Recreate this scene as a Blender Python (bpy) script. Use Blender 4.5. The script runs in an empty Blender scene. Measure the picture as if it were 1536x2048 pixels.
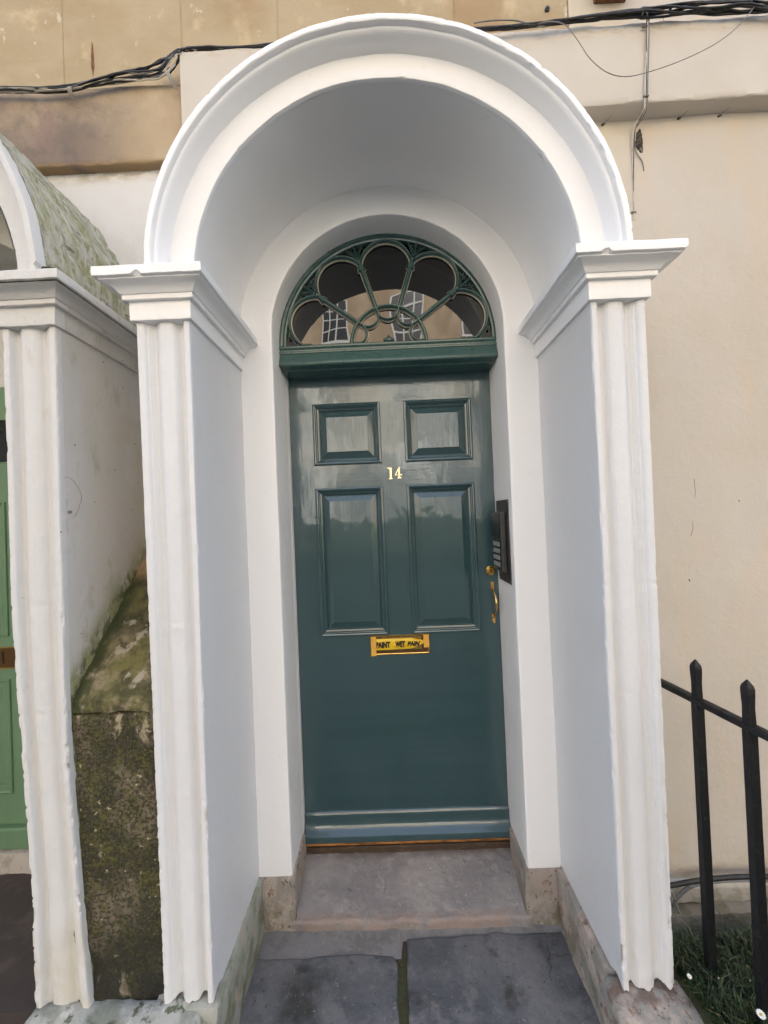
import bpy, math, random
from mathutils import Matrix, Vector, noise
R_ = random.Random(14)
sc = bpy.context.scene
COL = sc.collection
PI = math.pi

# ------------------------------------------------------------------ camera
F, TH, YAW, PIT = 780.0, .041, .010, .012
CAM = Vector((-.018, -1.044, 1.40))
ROT = Matrix.Rotation(YAW, 3, 'Z') @ Matrix.Rotation(PI/2+PIT, 3, 'X') @ Matrix.Rotation(-TH, 3, 'Z')
cd = bpy.data.cameras.new('camera'); cam = bpy.data.objects.new('camera', cd); COL.objects.link(cam)
cam.matrix_world = Matrix.Translation(CAM) @ ROT.to_4x4()
cd.sensor_fit = 'VERTICAL'; cd.sensor_height = 24; cd.lens = 24*F/2048; cd.clip_start = .01; cd.clip_end = 300
sc.camera = cam

def at(x, y, Y):
    """a measured point of the photograph turned into a world point at depth Y"""
    d = ROT @ Vector(((x-768)/F, -(y-1024)/F, -1))
    return CAM + d*((Y-CAM.y)/d.y)

# ------------------------------------------------------------------ helpers
def nz(x, y=0, z=0, s=1.0, seed=0):
    return noise.noise(Vector((x*s+seed*7.3, y*s-seed*3.1, z*s+seed*1.7)))
def fb(x, y=0, z=0, s=1.0, seed=0, o=3):
    v, a = 0, 1
    for k in range(o):
        v += a*nz(x, y, z, s*2**k, seed+k); a *= .5
    return v

class MB:
    def __init__(s): s.v = []; s.f = []; s.mi = []
    def add(s, vs, fs, m=0):
        n = len(s.v); s.v += [Vector(p) for p in vs]
        for f in fs: s.f.append([i+n for i in f]); s.mi.append(m)
        return s
    def box(s, x0, x1, y0, y1, z0, z1, b=0.0, m=0):
        if b <= 0:
            vs = [(x, y, z) for x in (x0, x1) for y in (y0, y1) for z in (z0, z1)]
            return s.add(vs, [(0,1,3,2),(4,6,7,5),(0,4,5,1),(2,3,7,6),(0,2,6,4),(1,5,7,3)], m)
        lo = (x0, y0, z0); hi = (x1, y1, z1); idx = {}; vs = []
        for sx in (0,1):
            for sy in (0,1):
                for sz in (0,1):
                    S = (sx, sy, sz)
                    for a in range(3):
                        p = [(hi[k]-b if S[k] else lo[k]+b) for k in range(3)]
                        p[a] = hi[a] if S[a] else lo[a]
                        idx[(S, a)] = len(vs); vs.append(p)
        fs = []
        for a in range(3):
            o = [k for k in range(3) if k != a]
            for sd in (0,1):
                q = []
                for (u, w) in ((0,0),(1,0),(1,1),(0,1)):
                    S = [0,0,0]; S[a] = sd; S[o[0]] = u; S[o[1]] = w; q.append(idx[(tuple(S), a)])
                fs.append(q)
        for a in range(3):
            o = [k for k in range(3) if k != a]
            for u in (0,1):
                for w in (0,1):
                    S0 = [0,0,0]; S0[o[0]] = u; S0[o[1]] = w; S1 = list(S0); S1[a] = 1
                    fs.append([idx[(tuple(S0), o[0])], idx[(tuple(S1), o[0])], idx[(tuple(S1), o[1])], idx[(tuple(S0), o[1])]])
        for S in [(a,b_,c) for a in (0,1) for b_ in (0,1) for c in (0,1)]:
            fs.append([idx[(S, 0)], idx[(S, 1)], idx[(S, 2)]])
        return s.add(vs, fs, m)
    def grid(s, rows, m=0, closed=False):
        n = len(rows[0]); vs = [p for r in rows for p in r]; fs = []
        for i in range(len(rows)-1):
            for j in range(n if closed else n-1):
                k = (j+1) % n
                fs.append((i*n+j, i*n+k, (i+1)*n+k, (i+1)*n+j))
        return s.add(vs, fs, m)
    def tube(s, pts, r, n=8, m=0, caps=True, flat=None):
        pts = [Vector(p) for p in pts]; rows = []
        up = None
        for i, p in enumerate(pts):
            t = (pts[min(i+1, len(pts)-1)]-pts[max(i-1, 0)]).normalized()
            if up is None:
                up = Vector((0,1,0)) if abs(t.y) < .9 else Vector((1,0,0))
            a = t.cross(up).normalized(); b = a.cross(t).normalized(); up = b
            rr = r(i/(len(pts)-1)) if callable(r) else r
            fa = flat or 1.0
            rows.append([p + a*math.cos(2*PI*k/n)*rr + b*math.sin(2*PI*k/n)*rr*fa for k in range(n)])
        s.grid(rows, m, closed=True)
        if caps:
            L = len(s.v); s.f.append([L-n+k for k in range(n)]); s.mi.append(m)
            L0 = L-n*len(pts); s.f.append([L0+k for k in range(n)][::-1]); s.mi.append(m)
        return s
    def ball(s, c, r, n=10, m=0, sq=(1,1,1)):
        c = Vector(c); rows = []
        for i in range(n//2+1):
            a = PI*i/(n//2)
            rows.append([c+Vector((math.sin(a)*math.cos(2*PI*k/n)*r*sq[0], math.sin(a)*math.sin(2*PI*k/n)*r*sq[1], math.cos(a)*r*sq[2])) for k in range(n)])
        return s.grid(rows, m, closed=True)
    def prism(s, poly, y0, y1, m=0, plane='xz'):
        n = len(poly)
        P = (lambda a, b, y: (a, y, b)) if plane == 'xz' else (lambda a, b, y: (y, a, b))
        vs = [P(a, b, y0) for a, b in poly]+[P(a, b, y1) for a, b in poly]
        fs = [list(range(n)), list(range(2*n-1, n-1, -1))]+[(i, i+n, (i+1) % n+n, (i+1) % n) for i in range(n)]
        return s.add(vs, fs, m)
    def build(s, name, mats, parent=None, ang=35, smooth=True, disp=None):
        me = bpy.data.meshes.new(name)
        off = Vector((0,0,0)); p = parent
        while p: off += p.location; p = p.parent
        if disp: s.v = [disp(v) for v in s.v]
        me.from_pydata([tuple(v-off) for v in s.v], [], s.f)
        if not isinstance(mats, (list, tuple)): mats = [mats]
        for m in mats: me.materials.append(m)
        for i, pl in enumerate(me.polygons): pl.material_index = s.mi[i]
        import bmesh
        bm = bmesh.new(); bm.from_mesh(me); bmesh.ops.recalc_face_normals(bm, faces=bm.faces); bm.to_mesh(me); bm.free()
        if smooth:
            me.polygons.foreach_set('use_smooth', [True]*len(me.polygons))
            me.set_sharp_from_angle(angle=math.radians(ang))
        me.update()
        o = bpy.data.objects.new(name, me); COL.objects.link(o)
        if parent: o.parent = parent
        return o

def thing(name, label, cat, loc=(0,0,0), group=None):
    o = bpy.data.objects.new(name, None); COL.objects.link(o); o.location = loc
    o.empty_display_size = .1
    return tag(o, label, cat, group)
def bez0(P):
    out = []
    for a, b in zip(P[:-1], P[1:]):
        for k in range(6): q = a+(b-a)*k/6; out.append(q+Vector((.0015*nz(q.x, q.y, 0, 90), .0015*nz(q.y, q.x, 0, 90), 0)))
    return out+[P[-1]]
def tag(o, label=None, cat=None, group=None, kind=None):
    if label: o['label'] = label
    if cat: o['category'] = cat
    if group: o['group'] = group
    if kind: o['kind'] = kind
    return o

# ------------------------------------------------------------------ materials
def srgb(r, g, b):
    f = lambda c: (c/255/12.92) if c/255 <= .04045 else ((c/255+.055)/1.055)**2.4
    return (f(r), f(g), f(b), 1)
def mat(name, base, rough=.5, layers=(), bumps=(), metal=0, spec=.5, ior=None, rlayer=None, coat=0):
    """layers: (colour, scale(xyz or number), lo, hi, amount, mask) ; mask=(axis, a, b) smooth ramp a->b in world metres"""
    m = bpy.data.materials.new(name); m.use_nodes = True
    nt = m.node_tree; N = nt.nodes; L = nt.links
    P = N['Principled BSDF']
    P.inputs['Roughness'].default_value = rough; P.inputs['Metallic'].default_value = metal
    P.inputs['Specular IOR Level'].default_value = spec
    if ior: P.inputs['IOR'].default_value = ior
    if coat:
        P.inputs['Coat Weight'].default_value = coat; P.inputs['Coat Roughness'].default_value = .025; P.inputs['Coat IOR'].default_value = 1.6
    G = N.new('ShaderNodeNewGeometry')
    def noise_(scale, detail=6, rgh=.6, dist=0.0, off=0):
        mp = N.new('ShaderNodeMapping'); L.new(G.outputs['Position'], mp.inputs['Vector'])
        mp.inputs['Scale'].default_value = scale if isinstance(scale, tuple) else (scale,)*3
        mp.inputs['Location'].default_value = (off*1.37, off*.71, off*2.1)
        n = N.new('ShaderNodeTexNoise'); n.inputs['Scale'].default_value = 1; n.inputs['Detail'].default_value = detail
        n.inputs['Roughness'].default_value = rgh; n.inputs['Distortion'].default_value = dist
        L.new(mp.outputs[0], n.inputs['Vector']); return n.outputs['Fac']
    def ramp(fac, a, b):
        r = N.new('ShaderNodeMapRange'); r.interpolation_type = 'SMOOTHSTEP'
        r.inputs['From Min'].default_value = a; r.inputs['From Max'].default_value = b
        L.new(fac, r.inputs['Value']); return r.outputs[0]
    def mul(a, b):
        q = N.new('ShaderNodeMath'); q.operation = 'MULTIPLY'
        L.new(a, q.inputs[0])
        if isinstance(b, (int, float)): q.inputs[1].default_value = b
        else: L.new(b, q.inputs[1])
        return q.outputs[0]
    cur = None
    sep = N.new('ShaderNodeSeparateXYZ'); L.new(G.outputs['Position'], sep.inputs[0])
    for i, ly in enumerate(layers):
        colr, scl, lo, hi, amt = ly[:5]; masks = ly[5:]
        f = ramp(noise_(scl, off=i*3+len(name)), lo, hi)
        for mk in masks:
            if mk and mk[0] == 'S':      # height above the slope of the cope between the porches
                q = N.new('ShaderNodeMath'); q.operation = 'MULTIPLY_ADD'; L.new(sep.outputs[1], q.inputs[0]); q.inputs[1].default_value = -1.06; L.new(sep.outputs[2], q.inputs[2])
                f = mul(f, ramp(q.outputs[0], mk[1], mk[2]))
            elif mk: f = mul(f, ramp(sep.outputs['XYZ'.index(mk[0])], mk[1], mk[2]))
        f = mul(f, amt)
        mx = N.new('ShaderNodeMix'); mx.data_type = 'RGBA'
        L.new(f, mx.inputs[0])
        if cur is None: mx.inputs[6].default_value = base
        else: L.new(cur, mx.inputs[6])
        mx.inputs[7].default_value = colr
        cur = mx.outputs[2]
    if cur is None: P.inputs['Base Color'].default_value = base
    else: L.new(cur, P.inputs['Base Color'])
    if rlayer:
        f = ramp(noise_(rlayer[0], off=11), .35, .65)
        r = N.new('ShaderNodeMapRange'); r.inputs['To Min'].default_value = rlayer[1]; r.inputs['To Max'].default_value = rlayer[2]
        L.new(f, r.inputs['Value']); L.new(r.outputs[0], P.inputs['Roughness'])
    prev = None
    for i, bp in enumerate(bumps):
        scl, st, dist = bp[:3]; dt = bp[3] if len(bp) > 3 else 6
        b = N.new('ShaderNodeBump'); b.inputs['Strength'].default_value = st; b.inputs['Distance'].default_value = dist
        L.new(noise_(scl, detail=dt, off=20+i), b.inputs['Height'])
        if prev: L.new(prev, b.inputs['Normal'])
        prev = b.outputs[0]
    if prev:
        L.new(prev, P.inputs['Normal'])
        if coat: L.new(prev, P.inputs['Coat Normal'])
    return m

M = {}
M['white'] = mat('fresh_white_paint', (.82,.82,.825,1), .38,
    [((.79,.78,.77,1), (3,3,1.2), .45, .7, .35), ((.70,.66,.60,1), 22, .66, .74, .25)],
    [((28,28,14), .22, .004), ((140,140,40), .18, .0012), (9, .25, .008)], rlayer=(14, .3, .5))
M['white_rough'] = mat('white_paint_over_rough_stone', (.635,.64,.65,1), .42,
    [((.61,.60,.595,1), (4,4,2), .45, .7, .4), ((.66,.58,.50,1), 30, .68, .75, .35, ('Z', .5, .15))],
    [(22, .45, .008), ((70,70,50), .4, .003), (180, .2, .001)])
M['old_white'] = mat('weathered_white_paint', (.59,.585,.575,1), .62,
    [((.63,.61,.57,1), (6,6,2.5), .45, .7, .55), ((.46,.43,.38,1), (26,26,10), .60, .72, .4), ((.16,.14,.11,1), 90, .70, .74, .8),
     ((.50,.46,.36,1), (12,12,5), .42, .6, .75, ('Z', .5, .1))],
    [(20, .5, .008), (75, .5, .003), (190, .3, .0012)])
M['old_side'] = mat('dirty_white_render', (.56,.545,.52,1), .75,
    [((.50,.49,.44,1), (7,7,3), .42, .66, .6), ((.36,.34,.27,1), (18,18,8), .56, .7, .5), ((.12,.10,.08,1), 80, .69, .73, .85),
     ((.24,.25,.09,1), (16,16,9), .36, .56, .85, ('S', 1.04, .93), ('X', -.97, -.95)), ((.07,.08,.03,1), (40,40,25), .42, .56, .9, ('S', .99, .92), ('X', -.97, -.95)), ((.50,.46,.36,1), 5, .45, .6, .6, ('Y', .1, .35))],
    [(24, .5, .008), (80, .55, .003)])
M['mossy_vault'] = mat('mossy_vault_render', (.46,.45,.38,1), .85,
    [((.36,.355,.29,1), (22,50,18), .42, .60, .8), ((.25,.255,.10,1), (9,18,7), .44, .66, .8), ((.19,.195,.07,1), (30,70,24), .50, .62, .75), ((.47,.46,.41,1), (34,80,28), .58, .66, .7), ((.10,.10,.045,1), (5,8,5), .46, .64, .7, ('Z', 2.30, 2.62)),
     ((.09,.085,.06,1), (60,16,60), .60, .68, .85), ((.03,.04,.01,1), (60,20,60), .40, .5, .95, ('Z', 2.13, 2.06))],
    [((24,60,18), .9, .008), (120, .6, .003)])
M['wall_white'] = mat('white_painted_wall', (.62,.61,.595,1), .7,
    [((.57,.55,.51,1), (5,5,5), .45, .65, .6), ((.12,.10,.08,1), 70, .71, .74, .9), ((.36,.30,.22,1), (14,14,30), .40, .6, .8, ('Z', 2.66, 2.71))],
    [(14, .4, .006), (90, .4, .002)])
STONE = (.415,.33,.205,1)
M['ashlar'] = mat('bath_stone_ashlar', STONE, .85,
    [((.35,.265,.15,1), (2.5,2.5,5), .4, .62, .7), ((.60,.46,.29,1), (8,8,8), .56, .7, .5), ((.62,.56,.45,1), (24,24,18), .64, .71, .7),
     ((.30,.18,.08,1), (3,3,2.2), .5, .7, .55), ((.33,.17,.07,1), (90,90,60), .67, .72, .7)],
    [(10, .25, .006), (70, .5, .003), (260, .5, .0012)])
M['band'] = mat('stained_stone_string_course', (.41,.32,.21,1), .85,
    [((.50,.41,.29,1), (6,6,6), .5, .68, .6), ((.38,.28,.165,1), (4,4,4), .4, .6, .6),
     ((.15,.115,.095,1), (4,4,4), .26, .62, .9, ('X', -.78, -1.12)), ((.24,.16,.14,1), (10,10,7), .44, .66, .6, ('X', -.95, -1.2)),
     ((.12,.10,.085,1), (16,16,14), .46, .74, .6, ('X', -.80, -1.05)), ((.15,.11,.08,1), (14,14,30), .38, .6, .8, ('Z', 2.955, 3.0)), ((.30,.20,.10,1), (10,10,40), .3, .5, .8, ('Z', 2.728, 2.714))],
    [(12, .4, .006), (80, .6, .003), (240, .4, .001)])
M['cream'] = mat('cream_masonry_paint', (.515,.465,.40,1), .8,
    [((.49,.43,.35,1), (1.6,1.6,1.2), .40, .65, .8), ((.55,.51,.45,1), (4,4,2), .5, .7, .5), ((.30,.20,.12,1), 60, .735, .755, .8),
     ((.57,.49,.34,1), (3,3,3), .3, .5, .5, ('X', .98, .80)), ((.56,.45,.33,1), (9,9,2.2), .52, .64, .35), ((.40,.33,.22,1), (12,12,20), .42, .6, .7, ('Z', .22, .06))],
    [(7, .45, .010), (45, .5, .003), (150, .6, .0014)])
M['cream_band'] = mat('cream_painted_string_course', (.545,.50,.435,1), .78,
    [((.52,.465,.39,1), (3,3,3), .42, .65, .7), ((.33,.30,.18,1), (20,20,20), .40, .6, .85, ('Z', 2.806, 2.797)), ((.45,.37,.26,1), (24,24,60), .5, .62, .7, ('Z', 3.03, 3.075))],
    [(9, .3, .006), (120, .35, .0015)])
M['moss_block'] = mat('mossy_stone_blocks', (.19,.15,.105,1), .95,
    [((.035,.030,.015,1), (7,7,5), .34, .54, .92), ((.10,.092,.022,1), (22,22,18), .46, .62, .8), ((.025,.026,.008,1), (110,110,110), .46, .56, .85), ((.13,.125,.03,1), (150,150,150), .56, .64, .8),
     ((.40,.33,.22,1), (14,14,8), .60, .66, .85), ((.45,.38,.25,1), (50,50,50), .65, .69, .8), ((.012,.012,.008,1), (12,12,12), .3, .5, .8, ('Z', .42, .16))],
    [(14, .8, .02), (60, 1.0, .010), (180, 1.0, .004)])
M['moss_cope'] = mat('lichened_sloping_stone', (.235,.19,.115,1), .95,
    [((.13,.12,.035,1), (12,12,8), .42, .58, .85), ((.045,.043,.018,1), (16,16,12), .46, .58, .85), ((.03,.028,.014,1), (6,6,6), .46, .6, .6), ((.10,.10,.03,1), (100,100,100), .52, .62, .8), ((.38,.34,.26,1), (20,20,14), .58, .66, .8),
     ((.035,.045,.012,1), (30,30,20), .3, .5, .95, ('X', -.855, -.895)), ((.50,.30,.17,1), (8,8,8), .35, .5, .7, ('Z', 1.2, 1.26))],
    [(16, .7, .015), (70, .9, .006), (180, .7, .002)])
M['ledge'] = mat('algae_stained_ledge', (.37,.37,.335,1), .85,
    [((.19,.205,.165,1), (12,12,12), .42, .58, .85), ((.55,.54,.50,1), (20,20,20), .56, .66, .7), ((.07,.08,.04,1), (34,34,34), .56, .64, .9)],
    [(22, .7, .01), (80, .7, .004)])
M['plinth'] = mat('bare_stone_plinth', (.34,.29,.255,1), .9,
    [((.25,.25,.225,1), (10,10,10), .42, .60, .85), ((.46,.385,.33,1), (14,14,10), .52, .64, .7), ((.20,.10,.075,1), (26,26,20), .56, .64, .75), ((.10,.07,.06,1), (60,60,50), .60, .66, .8), ((.13,.075,.055,1), (24,24,24), .42, .56, .75, ('Y', -.032, -.012), ('Y', .04, .01), ('Z', .104, .116)), ((.16,.15,.10,1), (18,18,12), .46, .60, .7, ('Z', .10, -.02))],
    [(18, .7, .012), (70, .8, .005), (200, .5, .0015)])
M['plinth_mossy'] = mat('green_tinged_stone_plinth', (.33,.33,.29,1), .9,
    [((.13,.13,.075,1), (9,9,9), .38, .56, .85, ('Z', .11, .03)), ((.42,.33,.26,1), (14,14,10), .55, .66, .6), ((.16,.20,.10,1), (20,20,20), .5, .62, .6)],
    [(18, .6, .012), (70, .7, .004)])
M['step'] = mat('worn_stone_step', (.265,.25,.25,1), .78,
    [((.19,.178,.185,1), (6,7,6), .42, .62, .85), ((.33,.31,.30,1), (14,14,14), .55, .68, .7), ((.40,.38,.36,1), (60,60,60), .62, .69, .55), ((.10,.09,.09,1), (38,38,38), .64, .70, .7),
     ((.29,.22,.185,1), (14,14,14), .36, .58, .7, ('Y', .40, .374)), ((.08,.06,.045,1), (9,9,9), .3, .5, .85, ('Y', .535, .575))],
    [(10, .5, .014), (50, .9, .005), (170, .7, .0018)])
M['flag'] = mat('blue_grey_flagstone', (.118,.124,.137,1), .66,
    [((.085,.09,.102,1), (5,5,5), .40, .58, .9), ((.18,.182,.19,1), (3,3,3), .5, .62, .6), ((.18,.182,.188,1), (14,14,14), .50, .64, .7), ((.035,.034,.028,1), (8,8,8), .54, .68, .8), ((.028,.028,.022,1), (9,9,9), .30, .55, .85, ('X', -.46, -.37), ('X', -.25, -.33), ('Y', .27, .20), ('Y', .05, .12)), ((.34,.33,.32,1), 110, .64, .70, .7), ((.05,.05,.055,1), 75, .60, .68, .7), ((.21,.19,.17,1), (26,26,26), .58, .68, .4)],
    [(9, .5, .012), (50, .8, .004), (170, .6, .0015)])
M['mortar'] = mat('grey_mortar_fillet', (.19,.188,.192,1), .85, [((.13,.128,.13,1), 12, .42, .6, .8), ((.26,.24,.22,1), 40, .55, .66, .5)], [(24, .5, .008), (110, .5, .003)])
M['soil'] = mat('dark_soil_and_moss', (.055,.043,.03,1), .95, [((.045,.055,.02,1), 24, .42, .6, .9), ((.12,.10,.08,1), 60, .6, .68, .7)], [(30, .8, .01)])
M['teal'] = mat('teal_gloss_paint', (.025,.064,.074,1), .33, [((.022,.058,.068,1), (5,5,3), .4, .65, .6)],
    [((95,95,4), .35, .0013), ((40,40,9), .22, .0022), ((6,6,3.5), .60, .008, 2.5), ((300,300,40), .10, .0004)], coat=1)
M['teal_rail'] = mat('teal_gloss_paint_brushed_across', (.025,.063,.073,1), .33, [((.020,.055,.066,1), (1.2,9,26), .42, .6, .7)],
    [((5,60,95), .33, .0012), ((12,36,36), .2, .0022), ((6,6,3.5), .60, .008, 2.5), ((300,300,300), .08, .0004)], coat=1)
M['teal_iron'] = mat('teal_painted_ironwork', (.040,.092,.085,1), .26, [((.07,.14,.125,1), 30, .60, .7, .5), ((.01,.03,.03,1), 60, .55, .68, .5)], [(60, .4, .002), (220, .3, .0008)], coat=.3)
M['putty'] = mat('pale_putty', (.50,.47,.38,1), .7, [((.30,.27,.20,1), 60, .5, .65, .6)], [(120, .4, .001)])
M['glass'] = mat('old_dark_glass', (.0045,.004,.0035,1), .015, (), [((3.5,3.5,3.5), .22, .010, 0), ((11,11,11), .10, .003, 0)], ior=1.75)
M['green'] = mat('leaf_green_door_paint', (.135,.235,.135,1), .45, [((.115,.205,.115,1), (8,8,2), .4, .65, .7)], [((60,60,5), .2, .001)])
M['brass'] = mat('polished_brass', (.72,.47,.15,1), .22, [((.40,.24,.07,1), 40, .5, .66, .6)], [(80, .2, .001)], metal=1)
M['brass_light'] = mat('bright_polished_brass', (.95,.80,.48,1), .3, (), [(80, .15, .001)], metal=.7)
M['brass_dark'] = mat('tarnished_brass', (.14,.075,.03,1), .4, (), [(80, .2, .001)], metal=.8)
M['slot'] = mat('dark_slot', (.008,.006,.005,1), .5)
M['tape'] = mat('yellow_plastic_tape', (.72,.50,.02,1), .28, [((.62,.36,.015,1), (20,20,60), .45, .62, .6)], [((14,14,60), .5, .006), (90, .25, .001)])
M['tape_ochre'] = mat('ochre_masking_tape', (.68,.37,.06,1), .5, [((.50,.26,.03,1), (60,60,30), .5, .65, .6)], [((60,60,26), .6, .003)])
M['ink'] = mat('black_lettering_ink', (.008,.007,.006,1), .4)
M['steel_dark'] = mat('gunmetal_plate', (.085,.083,.08,1), .42, [((.05,.05,.05,1), (40,40,8), .4, .6, .6)], [((90,90,9), .2, .0006)], metal=.6)
M['black_gloss'] = mat('black_glossy_plastic', (.012,.013,.014,1), .12)
M['button'] = mat('silver_buttons', (.36,.37,.37,1), .35, metal=.5)
M['iron'] = mat('black_painted_iron', (.007,.007,.008,1), .5, [((.03,.029,.028,1), 45, .62, .7, .7), ((.10,.04,.02,1), 90, .70, .74, .6)], [(36, .8, .004), (150, .7, .0014)], spec=.35)
M['cable_black'] = mat('black_cable', (.012,.011,.013,1), .5, [((.03,.04,.02,1), 30, .5, .65, .6)])
M['cable_grey'] = mat('grey_cable', (.20,.19,.17,1), .55, [((.09,.08,.07,1), 30, .5, .65, .6)])
M['cable_white'] = mat('dirty_white_cable', (.52,.48,.41,1), .5, [((.25,.22,.18,1), 30, .5, .65, .7)])
M['lead'] = mat('lead_clip', (.26,.24,.20,1), .7, [((.14,.13,.11,1), 60, .5, .65, .6)])
M['pipe'] = mat('grey_plastic_conduit', (.17,.18,.19,1), .45, [((.08,.08,.075,1), 30, .5, .65, .6)])
M['rough_base'] = mat('rough_rubble_base', (.27,.23,.17,1), .95,
    [((.37,.33,.25,1), (9,9,9), .5, .64, .8), ((.17,.15,.08,1), (12,12,18), .46, .6, .7), ((.05,.045,.03,1), (16,16,16), .4, .55, .9, ('Z', -.08, -.15))], [(20, .7, .015), (80, .8, .005)])
M['base_paint'] = mat('pale_painted_base_course', (.48,.45,.39,1), .85, [((.30,.28,.2,1), 18, .45, .6, .7)], [(24, .6, .008)])
M['hole'] = mat('dark_broken_plaster', (.10,.08,.06,1), .95, [((.03,.025,.02,1), 70, .42, .56, .9), ((.30,.25,.18,1), 90, .58, .66, .8)], [(90, .9, .006)])
M['rust'] = mat('rusty_iron', (.22,.10,.045,1), .9, [((.10,.05,.03,1), 60, .4, .6, .7)], [(90, .6, .003)])
M['wood'] = mat('bare_wet_wood', (.46,.22,.065,1), .45, [((.10,.04,.015,1), (12,12,90), .42, .6, .85), ((.50,.30,.12,1), (30,30,90), .6, .7, .6)], [((10,10,160), .4, .002)])
M['dark_wood'] = mat('dark_damp_sill', (.055,.035,.022,1), .7, [((.14,.09,.06,1), (20,20,60), .52, .66, .6)], [(60, .6, .004)])
M['dark_step'] = mat('dark_worn_step', (.055,.042,.038,1), .85, [((.09,.07,.06,1), 12, .5, .65, .7)], [(40, .5, .004)])
M['sillstone'] = mat('pale_sill_stone', (.42,.39,.35,1), .85, [((.25,.22,.18,1), 16, .5, .65, .7)], [(40, .5, .005)])
M['petal'] = mat('white_petals', (.72,.72,.68,1), .6)
M['pollen'] = mat('yellow_pollen', (.65,.42,.03,1), .7)
M['asphalt'] = mat('worn_asphalt', (.05,.05,.052,1), .85, [((.035,.035,.036,1), 3, .4, .6, .6)], [(60, .4, .004)])
M['pavement'] = mat('paved_footway', (.13,.13,.135,1), .8, [((.09,.09,.095,1), 2, .4, .6, .6)], [(30, .4, .004)])
M['far_stone'] = mat('sunlit_terrace_stone', (.47,.415,.335,1), .85, [((.32,.27,.21,1), (.8,.8,.5), .42, .6, .8), ((.17,.12,.08,1), (1.4,1.4,.35), .56, .66, .6)], [(5, .4, .02)])
M['far_glass'] = mat('far_window_glass', (.012,.014,.018,1), .25, spec=.25)
M['far_brown'] = mat('sunlit_brown_stone', (.36,.275,.185,1), .85, [((.25,.18,.115,1), (.8,.8,.5), .42, .6, .8)], [(5, .4, .02)])
M['far_render'] = mat('far_pale_render', (.66,.65,.61,1), .8, [((.5,.48,.44,1), .9, .45, .6, .6)])
M['far_frame'] = mat('far_window_frame', (.42,.41,.38,1), .5)
M['slate'] = mat('dark_roof_slate', (.07,.07,.08,1), .6)
M['hedge'] = mat('dark_hedge_leaves', (.03,.05,.015,1), .8, [((.05,.08,.02,1), 6, .4, .6, .8)], [(14, .9, .05)])

def grassmat():
    m = bpy.data.materials.new('grass_blades'); m.use_nodes = True; nt = m.node_tree; N = nt.nodes; L = nt.links
    P = N['Principled BSDF']; P.inputs['Roughness'].default_value = .55
    g = N.new('ShaderNodeNewGeometry'); r = N.new('ShaderNodeValToRGB'); L.new(g.outputs['Random Per Island'], r.inputs[0])
    e = r.color_ramp.elements; e[0].color = (.006,.016,.005,1); e[1].color = (.035,.08,.016,1)
    x = e.new(.8); x.color = (.017,.044,.010,1); x = e.new(.96); x.color = (.16,.14,.06,1)
    L.new(r.outputs[0], P.inputs['Base Color']); return m
M['grass'] = grassmat()

# ------------------------------------------------------------------ porch geometry
HW, OW, ZC, CX = .542, .686, 2.067, .007      # half opening, half overall width, arch centre height, centre x

def pil_profile(mirror):
    """front profile across the pilaster: u (0 = porch side, 1 = outer side) -> depth behind the face"""
    P = [(0,0),(.105,0),(.118,.0015),(.132,.0055),(.148,.0125),(.17,.0178),(.20,.0195),(.235,.0190),(.26,.0160),(.29,.0105),(.33,.0052),(.38,.0030),(.44,.0018),(.50,.0018),(.56,.0034),(.61,.0070),
         (.65,.0120),(.675,.0165),(.70,.0185),(.73,.0180),(.76,.0140),(.78,.0118),(.795,.0108),(.803,.0088),(.83,.0084),(.842,.0066),(.852,.0036),(.865,.0022),(.885,.0006),(.90,.0),(1,0)]
    return P

def dense(P, step=.02):
    out = []
    for (a, b), (c, d) in zip(P[:-1], P[1:]):
        n = max(1, int(math.ceil((c-a)/step)))
        for k in range(n): out.append((a+(c-a)*k/n, b+(d-b)*k/n))
    out.append(P[-1]); return out

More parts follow.
